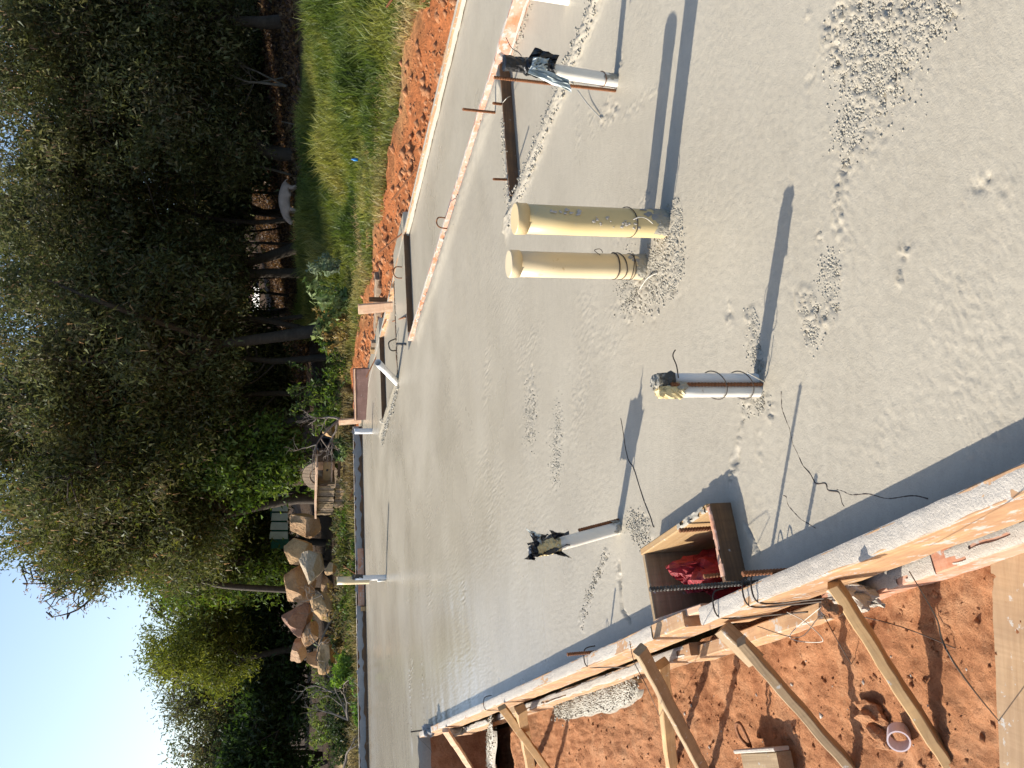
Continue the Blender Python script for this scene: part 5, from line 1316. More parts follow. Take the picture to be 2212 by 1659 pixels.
def tree(name, label, base, crowns, pal, seed, clumps=160, per=70, leaf=.11, trunk_r=.12, bark=None, pods=0, limbs=7, cl_rad=.42, aspect=.35, group='trees behind the site', lean=(0, 0), droop=.5, hollow=.35, twig=.012, cat='tree', multi=1, twigs=True):
    """crowns: list of (centre, radii); clumps fill the crown unevenly, biased to its shell"""
    r = np.random.default_rng(seed); base = np.array(base, float)
    root = thing(name, label, cat, tuple(base), group)
    cents = []; rads = []
    vol = np.array([np.prod(c[1]) for c in crowns]); vol = vol / vol.sum()
    for (cc, rr), fr in zip(crowns, vol):
        k = max(6, int(clumps * fr)); cc = np.array(cc); rr = np.array(rr)
        u = r.normal(0, 1, (k * 3, 3)); u /= np.linalg.norm(u, axis=1)[:, None]
        rad = r.random(k * 3) ** (1 / 2.2); rad = np.maximum(rad, hollow * r.random(k * 3))
        bumpy = .78 + .5 * NZ[seed % 12](u[:, 0] * 2.2 + 9 + seed, u[:, 2] * 2.2 + u[:, 1] * 1.7 + 5)
        p = cc + u * rad[:, None] * rr * bumpy[:, None]
        gap = NZ[(seed + 3) % 12](p[:, 0] * .9 + 3, p[:, 2] * 1.1 + p[:, 1] * .6)
        p = p[gap > .30][:k]
        cents.append(p); rads.append(cl_rad * r.uniform(.6, 1.3, len(p)))
    cents = np.concatenate(cents); rads = np.concatenate(rads)
    # trunk and limbs
    vs_ = []; fs = []
    def add(path, rd, sides=7):
        v2, f2_ = tube_data(path, rd, sides, False); o0 = len(vs_); vs_.extend([tuple(Vector(v) - Vector(base)) for v in v2]); fs.extend([tuple(a_ + o0 for a_ in f_) for f_ in f2_])
    low = cents[:, 2].min(); cx_, cy_ = cents[:, 0].mean(), cents[:, 1].mean()
    tips = []
    for mth in range(multi):
        off = np.array([r.normal(0, .25), r.normal(0, .25), 0]) * (multi > 1)
        fork = np.array([base[0] * .55 + cx_ * .45 + r.normal(0, .3) + lean[0], base[1] * .6 + cy_ * .4, base[2] + max(.9, (low - base[2]) * .9 + .35)]) + off * 2
        path = catmull([tuple(base + off - (0, 0, .15)), tuple(base * .6 + fork * .4 + off + r.normal(0, .1, 3)), tuple(fork)], 5)
        add(path, [trunk_r / (multi ** .5) * (1.25 - .55 * i / (len(path) - 1)) for i in range(len(path))], 9)
        for l in range(limbs):
            t = cents[r.integers(0, len(cents))]
            mid = fork * .5 + t * .5 + np.array([r.normal(0, .25), r.normal(0, .25), r.uniform(.0, .5)])
            pth = catmull([tuple(fork), tuple(mid), tuple(t)], 5)
            add(pth, [trunk_r * .55 / (multi ** .5) * (1 - .82 * i / (len(pth) - 1)) for i in range(len(pth))], 6)
            tips += [np.array(p) for p in pth[3:]]
    trunk = np_obj('trunk', vs_, fs, mat=bark or M_bark, smooth=True, parent=root)
    if twigs:
        tips = np.array(tips); vs_ = []; fs = []
        for c_ in cents[:: max(1, len(cents) // 130)]:
            t = tips[np.argmin(((tips - c_) ** 2).sum(1))]
            m_ = (t + c_) / 2 + r.normal(0, .12, 3)
            add([tuple(t), tuple(m_), tuple(c_)], [twig * 1.6, twig, twig * .4], 4)
        if fs: np_obj('branches', vs_, fs, mat=bark or M_bark, parent=trunk)['kind'] = 'stuff'
    if per > 0:
        V_, Q_, Cc = leaves_np(cents, rads, per, leaf, pal, r, aspect, droop)
        if pods:
            sel = r.choice(len(cents), max(1, int(len(cents) * .6)), replace=False)
            V2, Q2, C2 = leaves_np(cents[sel], rads[sel], pods, leaf * 1.15, PODS, r, .22, 2.5)
            Q2 = Q2 + len(V_); V_ = np.concatenate([V_, V2]); Q_ = np.concatenate([Q_, Q2]); Cc = np.concatenate([Cc, C2])
        np_obj('crown', V_ - base, tris=Q_, mat=M_leaf, attrs={'col': ('CORNER', np.repeat(Cc, 3, 0))}, parent=root)
    return root

tree('broadleaf_tree', 'tall dense olive-green tree at the right edge of the wood', (6.97, 17.20, 1.05), [((6.63, 17.20, 4.30), (2.29, 1.90, 2.63)), ((6.39, 17.70, 2.72), (1.41, 1.50, 1.10))], OLIVE, 1, clumps=560, per=135, leaf=.085, trunk_r=.12, pods=8, cl_rad=.46, limbs=11)
tree('broadleaf_tree', 'dense olive tree with many hanging pods, second from the right edge', (4.57, 17.80, 0.81), [((4.61, 17.80, 4.33), (2.08, 1.90, 2.48)), ((5.16, 18.10, 2.92), (1.51, 1.50, 1.21))], OLIVE, 2, clumps=560, per=135, leaf=.085, trunk_r=.12, pods=8, cl_rad=.46, limbs=11)
tree('broadleaf_tree', 'dark pod-hung tree above the pale pig', (2.99, 18.80, 0.67), [((2.75, 18.80, 4.59), (2.05, 2.00, 2.36)), ((2.53, 18.80, 3.16), (1.52, 1.50, 1.52))], OLIVE, 3, clumps=560, per=135, leaf=.085, trunk_r=.12, pods=8, cl_rad=.46, limbs=11)
tree('broadleaf_tree', 'dark olive tree in the middle of the wood, above the tall capped pipes', (1.12, 16.80, 0.09), [((0.57, 16.80, 4.30), (1.73, 1.90, 2.00)), ((1.12, 17.30, 2.93), (1.39, 1.50, 1.30))], OLIVE, 4, clumps=560, per=135, leaf=.085, trunk_r=.12, pods=8, cl_rad=.46, limbs=11)
tree('broadleaf_tree', 'tallest olive tree at the left end of the dense wood', (-0.64, 17.60, -0.01), [((-1.12, 17.60, 4.72), (1.63, 2.00, 1.72)), ((-0.88, 17.60, 3.45), (1.61, 1.70, 1.70))], OLIVE+OLIVE_Y, 5, clumps=560, per=135, leaf=.085, trunk_r=.12, pods=8, cl_rad=.46, limbs=11)
tree('broadleaf_tree', 'olive tree with sunlit left side sloping down to the sky', (-2.46, 18.40, -0.12), [((-2.61, 18.40, 4.47), (1.30, 1.80, 1.71)), ((-2.66, 18.40, 3.21), (1.29, 1.60, 1.49))], OLIVE_Y+OLIVE, 6, clumps=560, per=135, leaf=.085, trunk_r=.12, pods=8, cl_rad=.46, limbs=11)
tree('broadleaf_tree', 'bright green leafy bush-tree hanging over the slatted crate', (-1.41, 17.60, -0.07), [((-1.69, 17.60, 2.20), (0.71, 0.90, 0.85)), ((-1.45, 17.60, 1.35), (0.75, 0.90, 0.66))], GREEN, 7, clumps=150, per=95, leaf=.085, trunk_r=.05, cl_rad=.34, aspect=.5, limbs=6)
tree('broadleaf_tree', 'mid green tree behind the rock pile', (-4.32, 20.50, -0.13), [((-3.95, 20.50, 3.15), (0.84, 1.30, 1.34)), ((-3.96, 20.50, 1.97), (1.00, 1.30, 1.00))], OLIVE_Y+GREEN, 8, clumps=190, per=90, leaf=.10, trunk_r=.10, cl_rad=.45)
tree('broadleaf_tree', 'rounded yellow-green tree lit from the left', (-6.33, 22.00, -0.10), [((-6.19, 22.00, 2.98), (0.91, 1.60, 1.28)), ((-6.69, 22.00, 2.35), (0.73, 1.30, 0.92)), ((-5.21, 22.00, 2.82), (0.66, 1.20, 0.96))], YELLOWG, 9, clumps=260, per=100, leaf=.09, trunk_r=.10, cl_rad=.42, aspect=.3)
tree('broadleaf_tree', 'half-bare twiggy tree behind the yellow-green tree', (-7.62, 26.00, -0.09), [((-7.26, 26.00, 4.04), (1.88, 1.60, 0.79)), ((-6.52, 26.00, 3.55), (1.14, 1.40, 0.93))], OLIVE, 10, clumps=190, per=12, leaf=.08, trunk_r=.09, cl_rad=.2, limbs=22, twig=.016)
tree('broadleaf_tree', 'thin brownish tree left of the yellow-green tree', (-8.61, 25.00, -0.06), [((-8.42, 25.00, 3.22), (1.13, 1.50, 1.13)), ((-8.50, 25.00, 2.39), (1.12, 1.40, 1.12))], OLIVE, 11, clumps=200, per=60, leaf=.09, trunk_r=.09, cl_rad=.5, limbs=18, twig=.015)
tree('broadleaf_tree', 'slender multi-stemmed tree at the left edge of the frame', (-9.99, 24.00, -0.04), [((-9.31, 24.00, 2.91), (1.03, 1.40, 0.89)), ((-10.32, 24.00, 2.57), (0.97, 1.40, 1.25))], OLIVE+PODS[:1], 12, clumps=170, per=50, leaf=.09, trunk_r=.10, cl_rad=.5, limbs=9, multi=3, twig=.014)
tree('broadleaf_tree', 'bare grey-twigged treetop showing above the olive trees', (-4.14, 23.00, -0.09), [((-4.33, 23.00, 6.31), (0.89, 1.20, 0.96)), ((-5.14, 23.00, 5.80), (0.64, 1.10, 0.89))], PODS, 13, clumps=130, per=6, leaf=.07, trunk_r=.08, cl_rad=.16, limbs=24, twig=.014)
tree('broadleaf_tree', 'shaded tree in the back row of the wood, farthest right', (10.15, 23.00, 2.02), [((10.02, 23.00, 5.13), (2.57, 2.00, 3.78)), ((9.73, 23.00, 3.76), (2.28, 1.60, 1.20))], OLIVE+DARKG, 20, clumps=300, per=62, leaf=.13, trunk_r=.10, cl_rad=.6)
tree('broadleaf_tree', 'shaded tree in the back row of the wood, second from the right', (8.01, 24.00, 1.73), [((7.98, 24.00, 5.36), (2.73, 2.00, 3.82)), ((7.64, 24.00, 3.93), (2.43, 1.60, 1.21))], OLIVE+DARKG, 21, clumps=300, per=62, leaf=.13, trunk_r=.10, cl_rad=.6)
tree('broadleaf_tree', 'shaded tree in the back row of the wood, third from the right', (4.37, 23.00, 1.05), [((4.50, 23.00, 5.08), (2.65, 2.00, 3.66)), ((4.12, 23.00, 3.71), (2.36, 1.60, 1.13))], OLIVE+DARKG, 22, clumps=300, per=62, leaf=.13, trunk_r=.10, cl_rad=.6)
tree('broadleaf_tree', 'shaded tree in the back row of the wood, behind the pig tree', (1.97, 24.00, 0.84), [((2.22, 24.00, 5.47), (2.47, 2.00, 3.52)), ((1.78, 24.00, 4.04), (2.20, 1.60, 1.16))], OLIVE+DARKG, 23, clumps=300, per=62, leaf=.13, trunk_r=.10, cl_rad=.6)
tree('broadleaf_tree', 'shaded tree in the back row of the wood, behind the middle trees', (-0.61, 23.50, 0.35), [((-0.24, 23.50, 5.38), (2.41, 2.00, 3.30)), ((-0.71, 23.50, 3.98), (2.15, 1.60, 1.13))], OLIVE+DARKG, 24, clumps=300, per=62, leaf=.13, trunk_r=.10, cl_rad=.6)
tree('broadleaf_tree', 'shaded tree in the back row of the wood, behind the tallest tree', (-2.84, 24.00, 0.04), [((-2.37, 24.00, 4.93), (1.95, 2.00, 2.99)), ((-2.89, 24.00, 3.48), (1.74, 1.60, 1.16))], OLIVE+DARKG, 25, clumps=300, per=62, leaf=.13, trunk_r=.10, cl_rad=.6)
tree('broadleaf_tree', 'shaded tree in the back row of the wood, behind the rock-pile tree', (-5.28, 27.00, -0.03), [((-4.75, 27.00, 3.39), (1.76, 2.00, 1.76)), ((-5.39, 27.00, 1.69), (1.58, 1.60, 1.32))], OLIVE+DARKG, 26, clumps=300, per=62, leaf=.13, trunk_r=.10, cl_rad=.6)
tree('thicket_bush', 'dark thicket bush behind the orange-red boulder', (-5.68, 24.00, -0.11), [((-5.65, 24.00, 1.64), (1.05, 1.20, 0.92))], DARKG+GREEN[2:3], 27, clumps=150, per=80, leaf=.11, trunk_r=.05, cl_rad=.4, aspect=.45, limbs=6, cat='bush', group='bushes of the thicket')
tree('thicket_bush', 'dark thicket bush below the yellow-green tree', (-6.98, 23.00, -0.09), [((-6.97, 23.00, 1.28), (1.15, 1.20, 0.77))], DARKG+GREEN[2:3], 28, clumps=150, per=80, leaf=.11, trunk_r=.05, cl_rad=.4, aspect=.45, limbs=6, cat='bush', group='bushes of the thicket')
tree('thicket_bush', 'dark green thicket bush below the thin brownish tree', (-8.21, 22.50, -0.08), [((-8.19, 22.50, 1.39), (1.02, 1.20, 0.89))], DARKG+GREEN[2:3], 29, clumps=150, per=80, leaf=.11, trunk_r=.05, cl_rad=.4, aspect=.45, limbs=6, cat='bush', group='bushes of the thicket')
tree('thicket_bush', 'dark green thicket bush at the left frame edge', (-9.27, 22.00, -0.07), [((-9.23, 22.00, 1.49), (1.02, 1.20, 1.02))], DARKG+GREEN[2:3], 30, clumps=150, per=80, leaf=.11, trunk_r=.05, cl_rad=.4, aspect=.45, limbs=6, cat='bush', group='bushes of the thicket')
tree('thicket_bush', 'dark thicket bush behind the rock pile', (-4.69, 24.00, -0.09), [((-4.68, 24.00, 1.40), (0.78, 1.20, 0.59))], DARKG+GREEN[2:3], 31, clumps=150, per=80, leaf=.11, trunk_r=.05, cl_rad=.4, aspect=.45, limbs=6, cat='bush', group='bushes of the thicket')
tree('far_shrub', 'far shrub mass at the right end under the wood', (12.78, 30.00, 3.01), [((12.61, 30.00, 2.62), (2.77, 1.50, 1.21))], OLIVE+DARKG, 32, clumps=150, per=60, leaf=.2, trunk_r=.05, cl_rad=.8, limbs=5, cat='shrub', group='shrubs far under the trees')
tree('far_shrub', 'far shrub under the wood, above the dead pale saplings', (9.23, 31.00, 2.49), [((9.11, 31.00, 2.60), (2.24, 1.50, 1.03))], OLIVE+DARKG, 33, clumps=150, per=60, leaf=.2, trunk_r=.05, cl_rad=.8, limbs=5, cat='shrub', group='shrubs far under the trees')
tree('far_shrub', 'far shrub under the wood behind the pig', (5.56, 31.00, 1.86), [((5.48, 31.00, 2.89), (2.18, 1.50, 1.01))], OLIVE+DARKG, 34, clumps=150, per=60, leaf=.2, trunk_r=.05, cl_rad=.8, limbs=5, cat='shrub', group='shrubs far under the trees')
tree('far_shrub', 'far shrub under the wood beyond the middle trunks', (0.63, 31.00, 1.05), [((0.62, 31.00, 2.52), (1.49, 1.50, 0.83))], OLIVE+DARKG, 35, clumps=150, per=60, leaf=.2, trunk_r=.05, cl_rad=.8, limbs=5, cat='shrub', group='shrubs far under the trees')
tree('far_shrub', 'far shrub under the wood beyond the bright bush-tree', (-1.86, 30.00, 0.71), [((-1.84, 30.00, 2.04), (1.92, 1.50, 0.96))], OLIVE+DARKG, 36, clumps=150, per=60, leaf=.2, trunk_r=.05, cl_rad=.8, limbs=5, cat='shrub', group='shrubs far under the trees')
tree('far_shrub', 'far shrub beyond the rock pile', (-9.09, 34.00, -0.08), [((-9.04, 34.00, 1.82), (3.74, 1.50, 1.12))], OLIVE+DARKG, 37, clumps=150, per=60, leaf=.2, trunk_r=.05, cl_rad=.8, limbs=5, cat='shrub', group='shrubs far under the trees')
tree('far_shrub', 'far shrub at the left horizon', (-13.81, 34.00, 0.08), [((-13.69, 34.00, 2.15), (2.73, 1.50, 1.37))], OLIVE+DARKG, 38, clumps=150, per=60, leaf=.2, trunk_r=.05, cl_rad=.8, limbs=5, cat='shrub', group='shrubs far under the trees')
tree('understorey_bush', 'dark understorey bush at the right end of the wood', (8.52, 21.00, 1.59), [((8.45, 21.00, 1.74), (1.08, 1.00, 0.90))], DARKG+OLIVE, 39, clumps=120, per=70, leaf=.11, trunk_r=.04, cl_rad=.42, aspect=.4, limbs=6, cat='bush', group='bushes of the understorey')
tree('understorey_bush', 'dark understorey bush behind the pale saplings', (7.23, 22.00, 1.44), [((7.15, 22.00, 2.03), (0.98, 1.00, 0.86))], DARKG+OLIVE, 40, clumps=120, per=70, leaf=.11, trunk_r=.04, cl_rad=.42, aspect=.4, limbs=6, cat='bush', group='bushes of the understorey')
tree('understorey_bush', 'dark understorey bush right of the pig', (5.76, 22.00, 1.19), [((5.69, 22.00, 2.08), (0.97, 1.00, 0.79))], DARKG+OLIVE, 41, clumps=120, per=70, leaf=.11, trunk_r=.04, cl_rad=.42, aspect=.4, limbs=6, cat='bush', group='bushes of the understorey')
tree('understorey_bush', 'dark hanging understorey foliage above the pig', (4.40, 22.00, 1.01), [((4.31, 22.00, 2.88), (1.32, 1.00, 1.08))], DARKG+OLIVE, 42, clumps=120, per=70, leaf=.11, trunk_r=.04, cl_rad=.42, aspect=.4, limbs=6, cat='bush', group='bushes of the understorey')
tree('understorey_bush', 'dark understorey foliage left of the pig', (2.88, 22.50, 0.86), [((2.84, 22.50, 2.43), (1.09, 1.00, 0.72))], DARKG+OLIVE, 43, clumps=120, per=70, leaf=.11, trunk_r=.04, cl_rad=.42, aspect=.4, limbs=6, cat='bush', group='bushes of the understorey')
tree('understorey_bush', 'dark understorey bush behind the brown shutter panel', (0.97, 21.00, 0.44), [((0.96, 21.00, 1.58), (0.78, 1.00, 0.78))], DARKG+OLIVE, 44, clumps=120, per=70, leaf=.11, trunk_r=.04, cl_rad=.42, aspect=.4, limbs=6, cat='bush', group='bushes of the understorey')
tree('understorey_bush', 'dark understorey bush right of the bright green bush-tree', (-0.32, 20.50, 0.11), [((-0.32, 20.50, 1.47), (0.87, 1.00, 0.87))], DARKG+OLIVE, 45, clumps=120, per=70, leaf=.11, trunk_r=.04, cl_rad=.42, aspect=.4, limbs=6, cat='bush', group='bushes of the understorey')
tree('understorey_bush', 'dark understorey bush over the green net hut', (-3.17, 22.00, -0.04), [((-3.14, 22.00, 1.82), (0.83, 1.00, 0.59))], DARKG+OLIVE, 46, clumps=120, per=70, leaf=.11, trunk_r=.04, cl_rad=.42, aspect=.4, limbs=6, cat='bush', group='bushes of the understorey')

SAPS = [
    ([(5.70, 17.20, 1.07), (5.72, 17.20, 1.51), (5.73, 17.20, 1.77), (5.90, 17.20, 2.26)], 0.026, 'pale bare sapling, nearest the right edge of the wood', 1),
    ([(5.69, 17.30, 1.07), (5.96, 17.30, 1.56), (6.06, 17.30, 1.85), (6.47, 17.30, 2.60)], 0.020, 'thin pale sapling leaning right beside the other pale sapling', 1),
    ([(5.95, 17.40, 1.52), (5.68, 17.40, 2.03), (5.68, 17.40, 2.53), (5.68, 17.40, 3.02)], 0.014, 'thin pale upper twig stem beside the bare saplings', 1),
    ([(4.85, 16.80, 0.94), (4.90, 16.80, 1.11)], 0.012, 'short pale stick standing at the grass edge', 1),
    ([(4.90, 19.00, 0.79), (5.04, 19.00, 1.55), (5.20, 19.00, 2.10), (5.43, 19.00, 2.83)], 0.045, 'dark slim trunk to the right of the pig', 0),
    ([(4.29, 18.50, 0.80), (4.44, 18.50, 1.54), (4.49, 18.50, 1.90), (4.55, 18.50, 2.70)], 0.026, 'slim grey trunk just right of the pig', 1),
    ([(3.53, 19.00, 0.70), (3.39, 19.00, 1.55), (3.44, 19.00, 2.56), (3.68, 19.00, 3.45)], 0.055, 'dark trunk just left of the pig', 0),
    ([(2.22, 18.80, 2.09), (2.59, 18.80, 2.72), (2.82, 18.80, 2.99), (3.63, 18.80, 3.51)], 0.030, 'long leaning pale-barked branch reaching up over the pig', 1),
    ([(1.05, 18.60, 0.61), (1.33, 18.60, 1.54), (1.31, 18.60, 2.26), (1.57, 18.60, 3.14)], 0.060, 'dark forked trunk in the middle of the wood', 0),
    ([(2.33, 18.80, 0.61), (2.30, 18.80, 1.54), (2.17, 18.80, 2.54), (1.77, 18.80, 3.34)], 0.100, 'thick dark trunk left of the pig', 0),
    ([(1.46, 18.80, 0.51), (1.35, 18.80, 1.17), (1.24, 18.80, 1.73), (1.04, 18.80, 2.63)], 0.050, 'dark trunk beside the glimpsed white building', 0),
    ([(0.56, 18.00, 0.36), (0.46, 18.00, 1.17), (0.50, 18.00, 1.88), (0.36, 18.00, 2.74)], 0.070, 'thick dark trunk behind the brown shutter panel', 0),
    ([(-0.29, 18.50, 0.34), (-0.19, 18.50, 1.17), (-0.29, 18.50, 2.08), (-0.65, 18.50, 3.13)], 0.060, 'dark trunk right of the bright green bush-tree', 0),
    ([(3.25, 21.00, 0.64), (3.27, 21.00, 1.58), (3.18, 21.00, 2.40)], 0.040, 'far dark trunk behind the pig', 0),
    ([(4.65, 22.00, 0.73), (4.65, 22.00, 1.82), (4.65, 22.00, 2.77)], 0.040, 'far dark trunk seen over the back of the pig', 0),
    ([(6.92, 22.00, 0.73), (6.72, 22.00, 1.82), (6.59, 22.00, 2.77)], 0.040, 'far dark trunk between the bare saplings and the pig', 0),
    ([(8.12, 21.00, 0.85), (7.91, 21.00, 1.79), (7.92, 21.00, 2.70)], 0.060, 'dark trunk near the right edge of the frame', 0),
    ([(4.03, 23.00, 0.82), (3.86, 23.00, 1.84), (3.86, 23.00, 2.62)], 0.030, 'far thin dark trunk above the head of the pig', 0),
    ([(3.40, 24.00, 0.81), (3.44, 24.00, 1.87), (3.36, 24.00, 2.80)], 0.035, 'far thin dark trunk next to the thick dark trunk', 0),
    ([(2.25, 23.00, 0.82), (2.34, 23.00, 1.84), (2.20, 23.00, 2.73)], 0.040, 'far dark trunk in front of the glimpsed white building', 0),
    ([(8.53, 24.00, 0.81), (8.31, 24.00, 1.87), (8.33, 24.00, 2.91)], 0.040, 'far thin dark trunk behind the pale saplings', 0),
    ([(-4.47, 19.00, 1.55), (-4.18, 19.00, 2.28), (-3.92, 19.00, 2.74), (-3.85, 19.00, 3.01)], 0.070, 'dark leaning fork of trunk over the rock pile', 0),
]
for i, (pts, rd, lb, pale) in enumerate(SAPS):
    p0 = pts[0]; hi = p0[2] > 2.0; pts = [(p0[0], p0[1], p0[2] if hi else min(p0[2], float(gz(p0[0], p0[1])) - .05))] + list(pts[1:] if len(pts) > 2 else pts[1:])
    r = random.Random(i); path = catmull(pts, 7)
    root = thing('bare_trunk', lb, 'tree trunk', pts[0], 'bare trunks under the canopy')
    n_ = len(path)
    stem = tube('stem', path, [rd * (1.1 - .6 * k / (n_ - 1)) for k in range(n_)], M_bark_pale if pale else M_bark, root, sides=8)
    if len(pts) > 2:
        for k in range(7):
            a_ = path[int(n_ * (.35 + .08 * k)) % n_]
            e = a_ + Vector((r.gauss(0, .45), r.gauss(0, .3), r.uniform(.2, .8)))
            tube('twig', catmull([a_, (a_ + e) / 2 + Vector((r.gauss(0, .08), 0, r.gauss(0, .08))), e], 4), [rd * .35, rd * .3, rd * .3, rd * .25, rd * .25, rd * .2, rd * .15, rd * .1, rd * .06], M_bark_pale if pale else M_bark, stem, sides=5)

# ================================================================== GRASS AND WEEDS
def blades(name, X, Y, H, W, cols, label, seed, bend=.5, zoff=0.0):
    """two-segment bent blades standing on the ground sheet"""
    r = np.random.default_rng(seed); n = len(X)
    Z = gz(X, Y) - .01 + zoff
    an = r.random(n) * 6.283; la = r.random(n) * 6.283
    lean = H * bend * r.uniform(.2, 1.0, n)
    wx, wy = np.cos(an) * W / 2, np.sin(an) * W / 2
    lx, ly = np.cos(la) * lean, np.sin(la) * lean
    B = np.stack([X, Y, Z], -1)
    a = B + np.stack([wx, wy, 0 * wx], -1); b = B - np.stack([wx, wy, 0 * wx], -1)
    mx = B + np.stack([lx * .35, ly * .35, H * .62], -1)
    c = mx - np.stack([wx, wy, 0 * wx], -1) * .8; d = mx + np.stack([wx, wy, 0 * wx], -1) * .8
    t = B + np.stack([lx, ly, H * r.uniform(.75, 1.0, n)], -1)
    V_ = np.stack([a, b, c, d, t], 1).reshape(-1, 3); k = np.arange(n) * 5
    Q_ = np.stack([k, k + 1, k + 2, k + 3], -1); T_ = np.stack([k + 3, k + 2, k + 4], -1)
    cl = np.concatenate([np.repeat(cols, 4, 0), np.repeat(cols, 3, 0)])
    o = np_obj(name, V_, Q_, T_, mat=M_grass, attrs={'col': ('CORNER', cl)})
    return tag(o, label, 'grass', kind='stuff')
r = np.random.default_rng(33)
def scatter(n, x0, x1, y0, y1, keep):
    X = r.uniform(x0, x1, n); Y = r.uniform(y0, y1, n); k = keep(X, Y); return X[k], Y[k]
NN = lambda X, Y: AX_N[0] * X + AX_N[1] * Y
DD = lambda X, Y: AX_D[0] * X + AX_D[1] * Y
def tone(X, Y, cs, amp=.35):
    cs = np.array(cs); t = np.clip(NZ[2](X * .9, Y * .9) * .7 + NZ[5](X * 3, Y * 3) * .5 - .1, 0, .999) * (len(cs) - 1)
    i = t.astype(int); f = (t - i)[:, None]
    c = cs[i] * (1 - f) + cs[np.minimum(i + 1, len(cs) - 1)] * f
    return c * r.uniform(1 - amp, 1 + amp, (len(X), 1))
# lush bank
X, Y = scatter(360000, 1.0, 13, 6.5, 20, lambda X, Y: (NN(X, Y) > 6.5 + 1.3 * (NZ[1](X * .7, Y * .7) - .5)) & (NN(X, Y) < 10.5 + .7 * (NZ[2](X, Y) - .5)) & (NZ[6](X * 1.6, Y * 1.6) > .16) & (X / Y < .52) & (X / Y > .02))
H = (.12 + .26 * r.random(len(X))) * (.35 + 1.5 * NZ[7](X * 1.4, Y * 1.4) ** 1.5) * np.clip((NN(X, Y) - 6.0) / 1.6, .3, 1) * np.clip((10.9 - NN(X, Y)) / 1.2, .25, 1)
blades('lush_grass', X, Y, H, .016, tone(X, Y, [(.05, .08, .022), (.09, .125, .03), (.17, .19, .045), (.25, .245, .07), (.31, .27, .10)]), 'lush green grass covering the bank below the wood', 1, .7)
# dry short grass between bank and red soil
X, Y = scatter(260000, .0, 9, 5.5, 20, lambda X, Y: (NN(X, Y) > 6.15 + 1.0 * (NZ[3](X * 1.3, Y * 1.3) - .5)) & (NN(X, Y) < 7.4) & (NZ[8](X * 2.1, Y * 2.1) > .30) & (X / Y < .55))
H = .04 + .12 * r.random(len(X)) ** 2
blades('dry_grass', X, Y, H, .012, tone(X, Y, [(.34, .26, .12), (.40, .32, .15), (.22, .21, .07), (.12, .15, .04), (.30, .24, .11)]), 'short dry straw-coloured grass along the red bank', 2, 1.1)
# weeds behind the back formwork
X, Y = scatter(200000, -9, 1.2, 12.2, 19.5, lambda X, Y: (DD(X, Y) > 12.9 + .5 * (NZ[3](X * 2, Y * 2))) & (NN(X, Y) < 6.2) & (NZ[4](X * 1.7, Y * 1.7) > .40) & (r.random(len(X)) < np.clip((16.8 - Y) / 2.5, .08, 1)) & (r.random(len(X)) < np.clip((X + 7.5) / 3, .15, 1)))
H = .05 + .20 * r.random(len(X)) ** 2 * (.5 + NZ[7](X, Y))
blades('weedy_grass', X, Y, H, .014, tone(X, Y, [(.07, .10, .025), (.12, .13, .04), (.19, .16, .075), (.15, .11, .055), (.06, .09, .025)]), 'weedy mixed green and dry grass behind the back formwork', 3, .9)
# leaf litter under the wood
X, Y = scatter(60000, -4, 13, 15, 30, lambda X, Y: (NN(X, Y) > 9.5))
n = len(X)
LV, LQ, LC = leaves_np(np.stack([X, Y, gz(X, Y) + .02], -1), np.full(n, .02), 1, .10, [(.09, .05, .026), (.14, .085, .04), (.05, .03, .02)], r, .5, 0)
o = np_obj('leaf_litter', LV, tris=LQ, mat=M_leaf, attrs={'col': ('CORNER', np.repeat(LC, 3, 0))}); tag(o, 'brown fallen leaves carpeting the floor of the wood', 'leaf litter', kind='stuff')

# individual weeds and leafy plants
def plant(name, label, base, stems, hgt, leaf, pal, seed, spread=.25, per=9, aspect=.35, group='leafy plants around the site', stemmat=None):
    r2 = random.Random(seed); rn = np.random.default_rng(seed); base = Vector(base); base.z = float(gz(base.x, base.y)) - .02
    root = thing(name, label, 'plant', tuple(base), group); vs_ = []; fs = []; LVs = []; LCs = []
    for s in range(stems):
        tip = Vector((r2.gauss(0, spread), r2.gauss(0, spread), hgt * r2.uniform(.6, 1.1)))
        path = catmull([(0, 0, 0), tip * .5 + Vector((r2.gauss(0, .04), r2.gauss(0, .04), .05)), tip], 4)
        v2, f2_ = tube_data(path, [.008, .008, .007, .007, .006, .005, .005, .004, .003], 4); o0 = len(vs_); vs_.extend([tuple(v) for v in v2]); fs.extend([tuple(a_ + o0 for a_ in f_) for f_ in f2_])
        pts = np.array([tuple(p) for p in path[2:]])
        V_, Q_, C_ = leaves_np(pts, np.full(len(pts), leaf * .9), per, leaf, pal, rn, aspect, .2); LVs.append(V_); LCs.append(C_)
    np_obj('stems', vs_, fs, mat=M_bark, parent=root)
    LV_ = np.concatenate(LVs); LC_ = np.concatenate(LCs)
    np_obj('foliage', LV_, tris=np.arange(len(LV_)).reshape(-1, 3), mat=M_leaf, attrs={'col': ('CORNER', np.repeat(LC_, 3, 0))}, parent=root)
    return root
PALE = [(.22, .27, .12), (.16, .22, .09), (.10, .15, .05)]
STRAW = [(.36, .27, .10), (.28, .2, .08), (.2, .16, .06)]
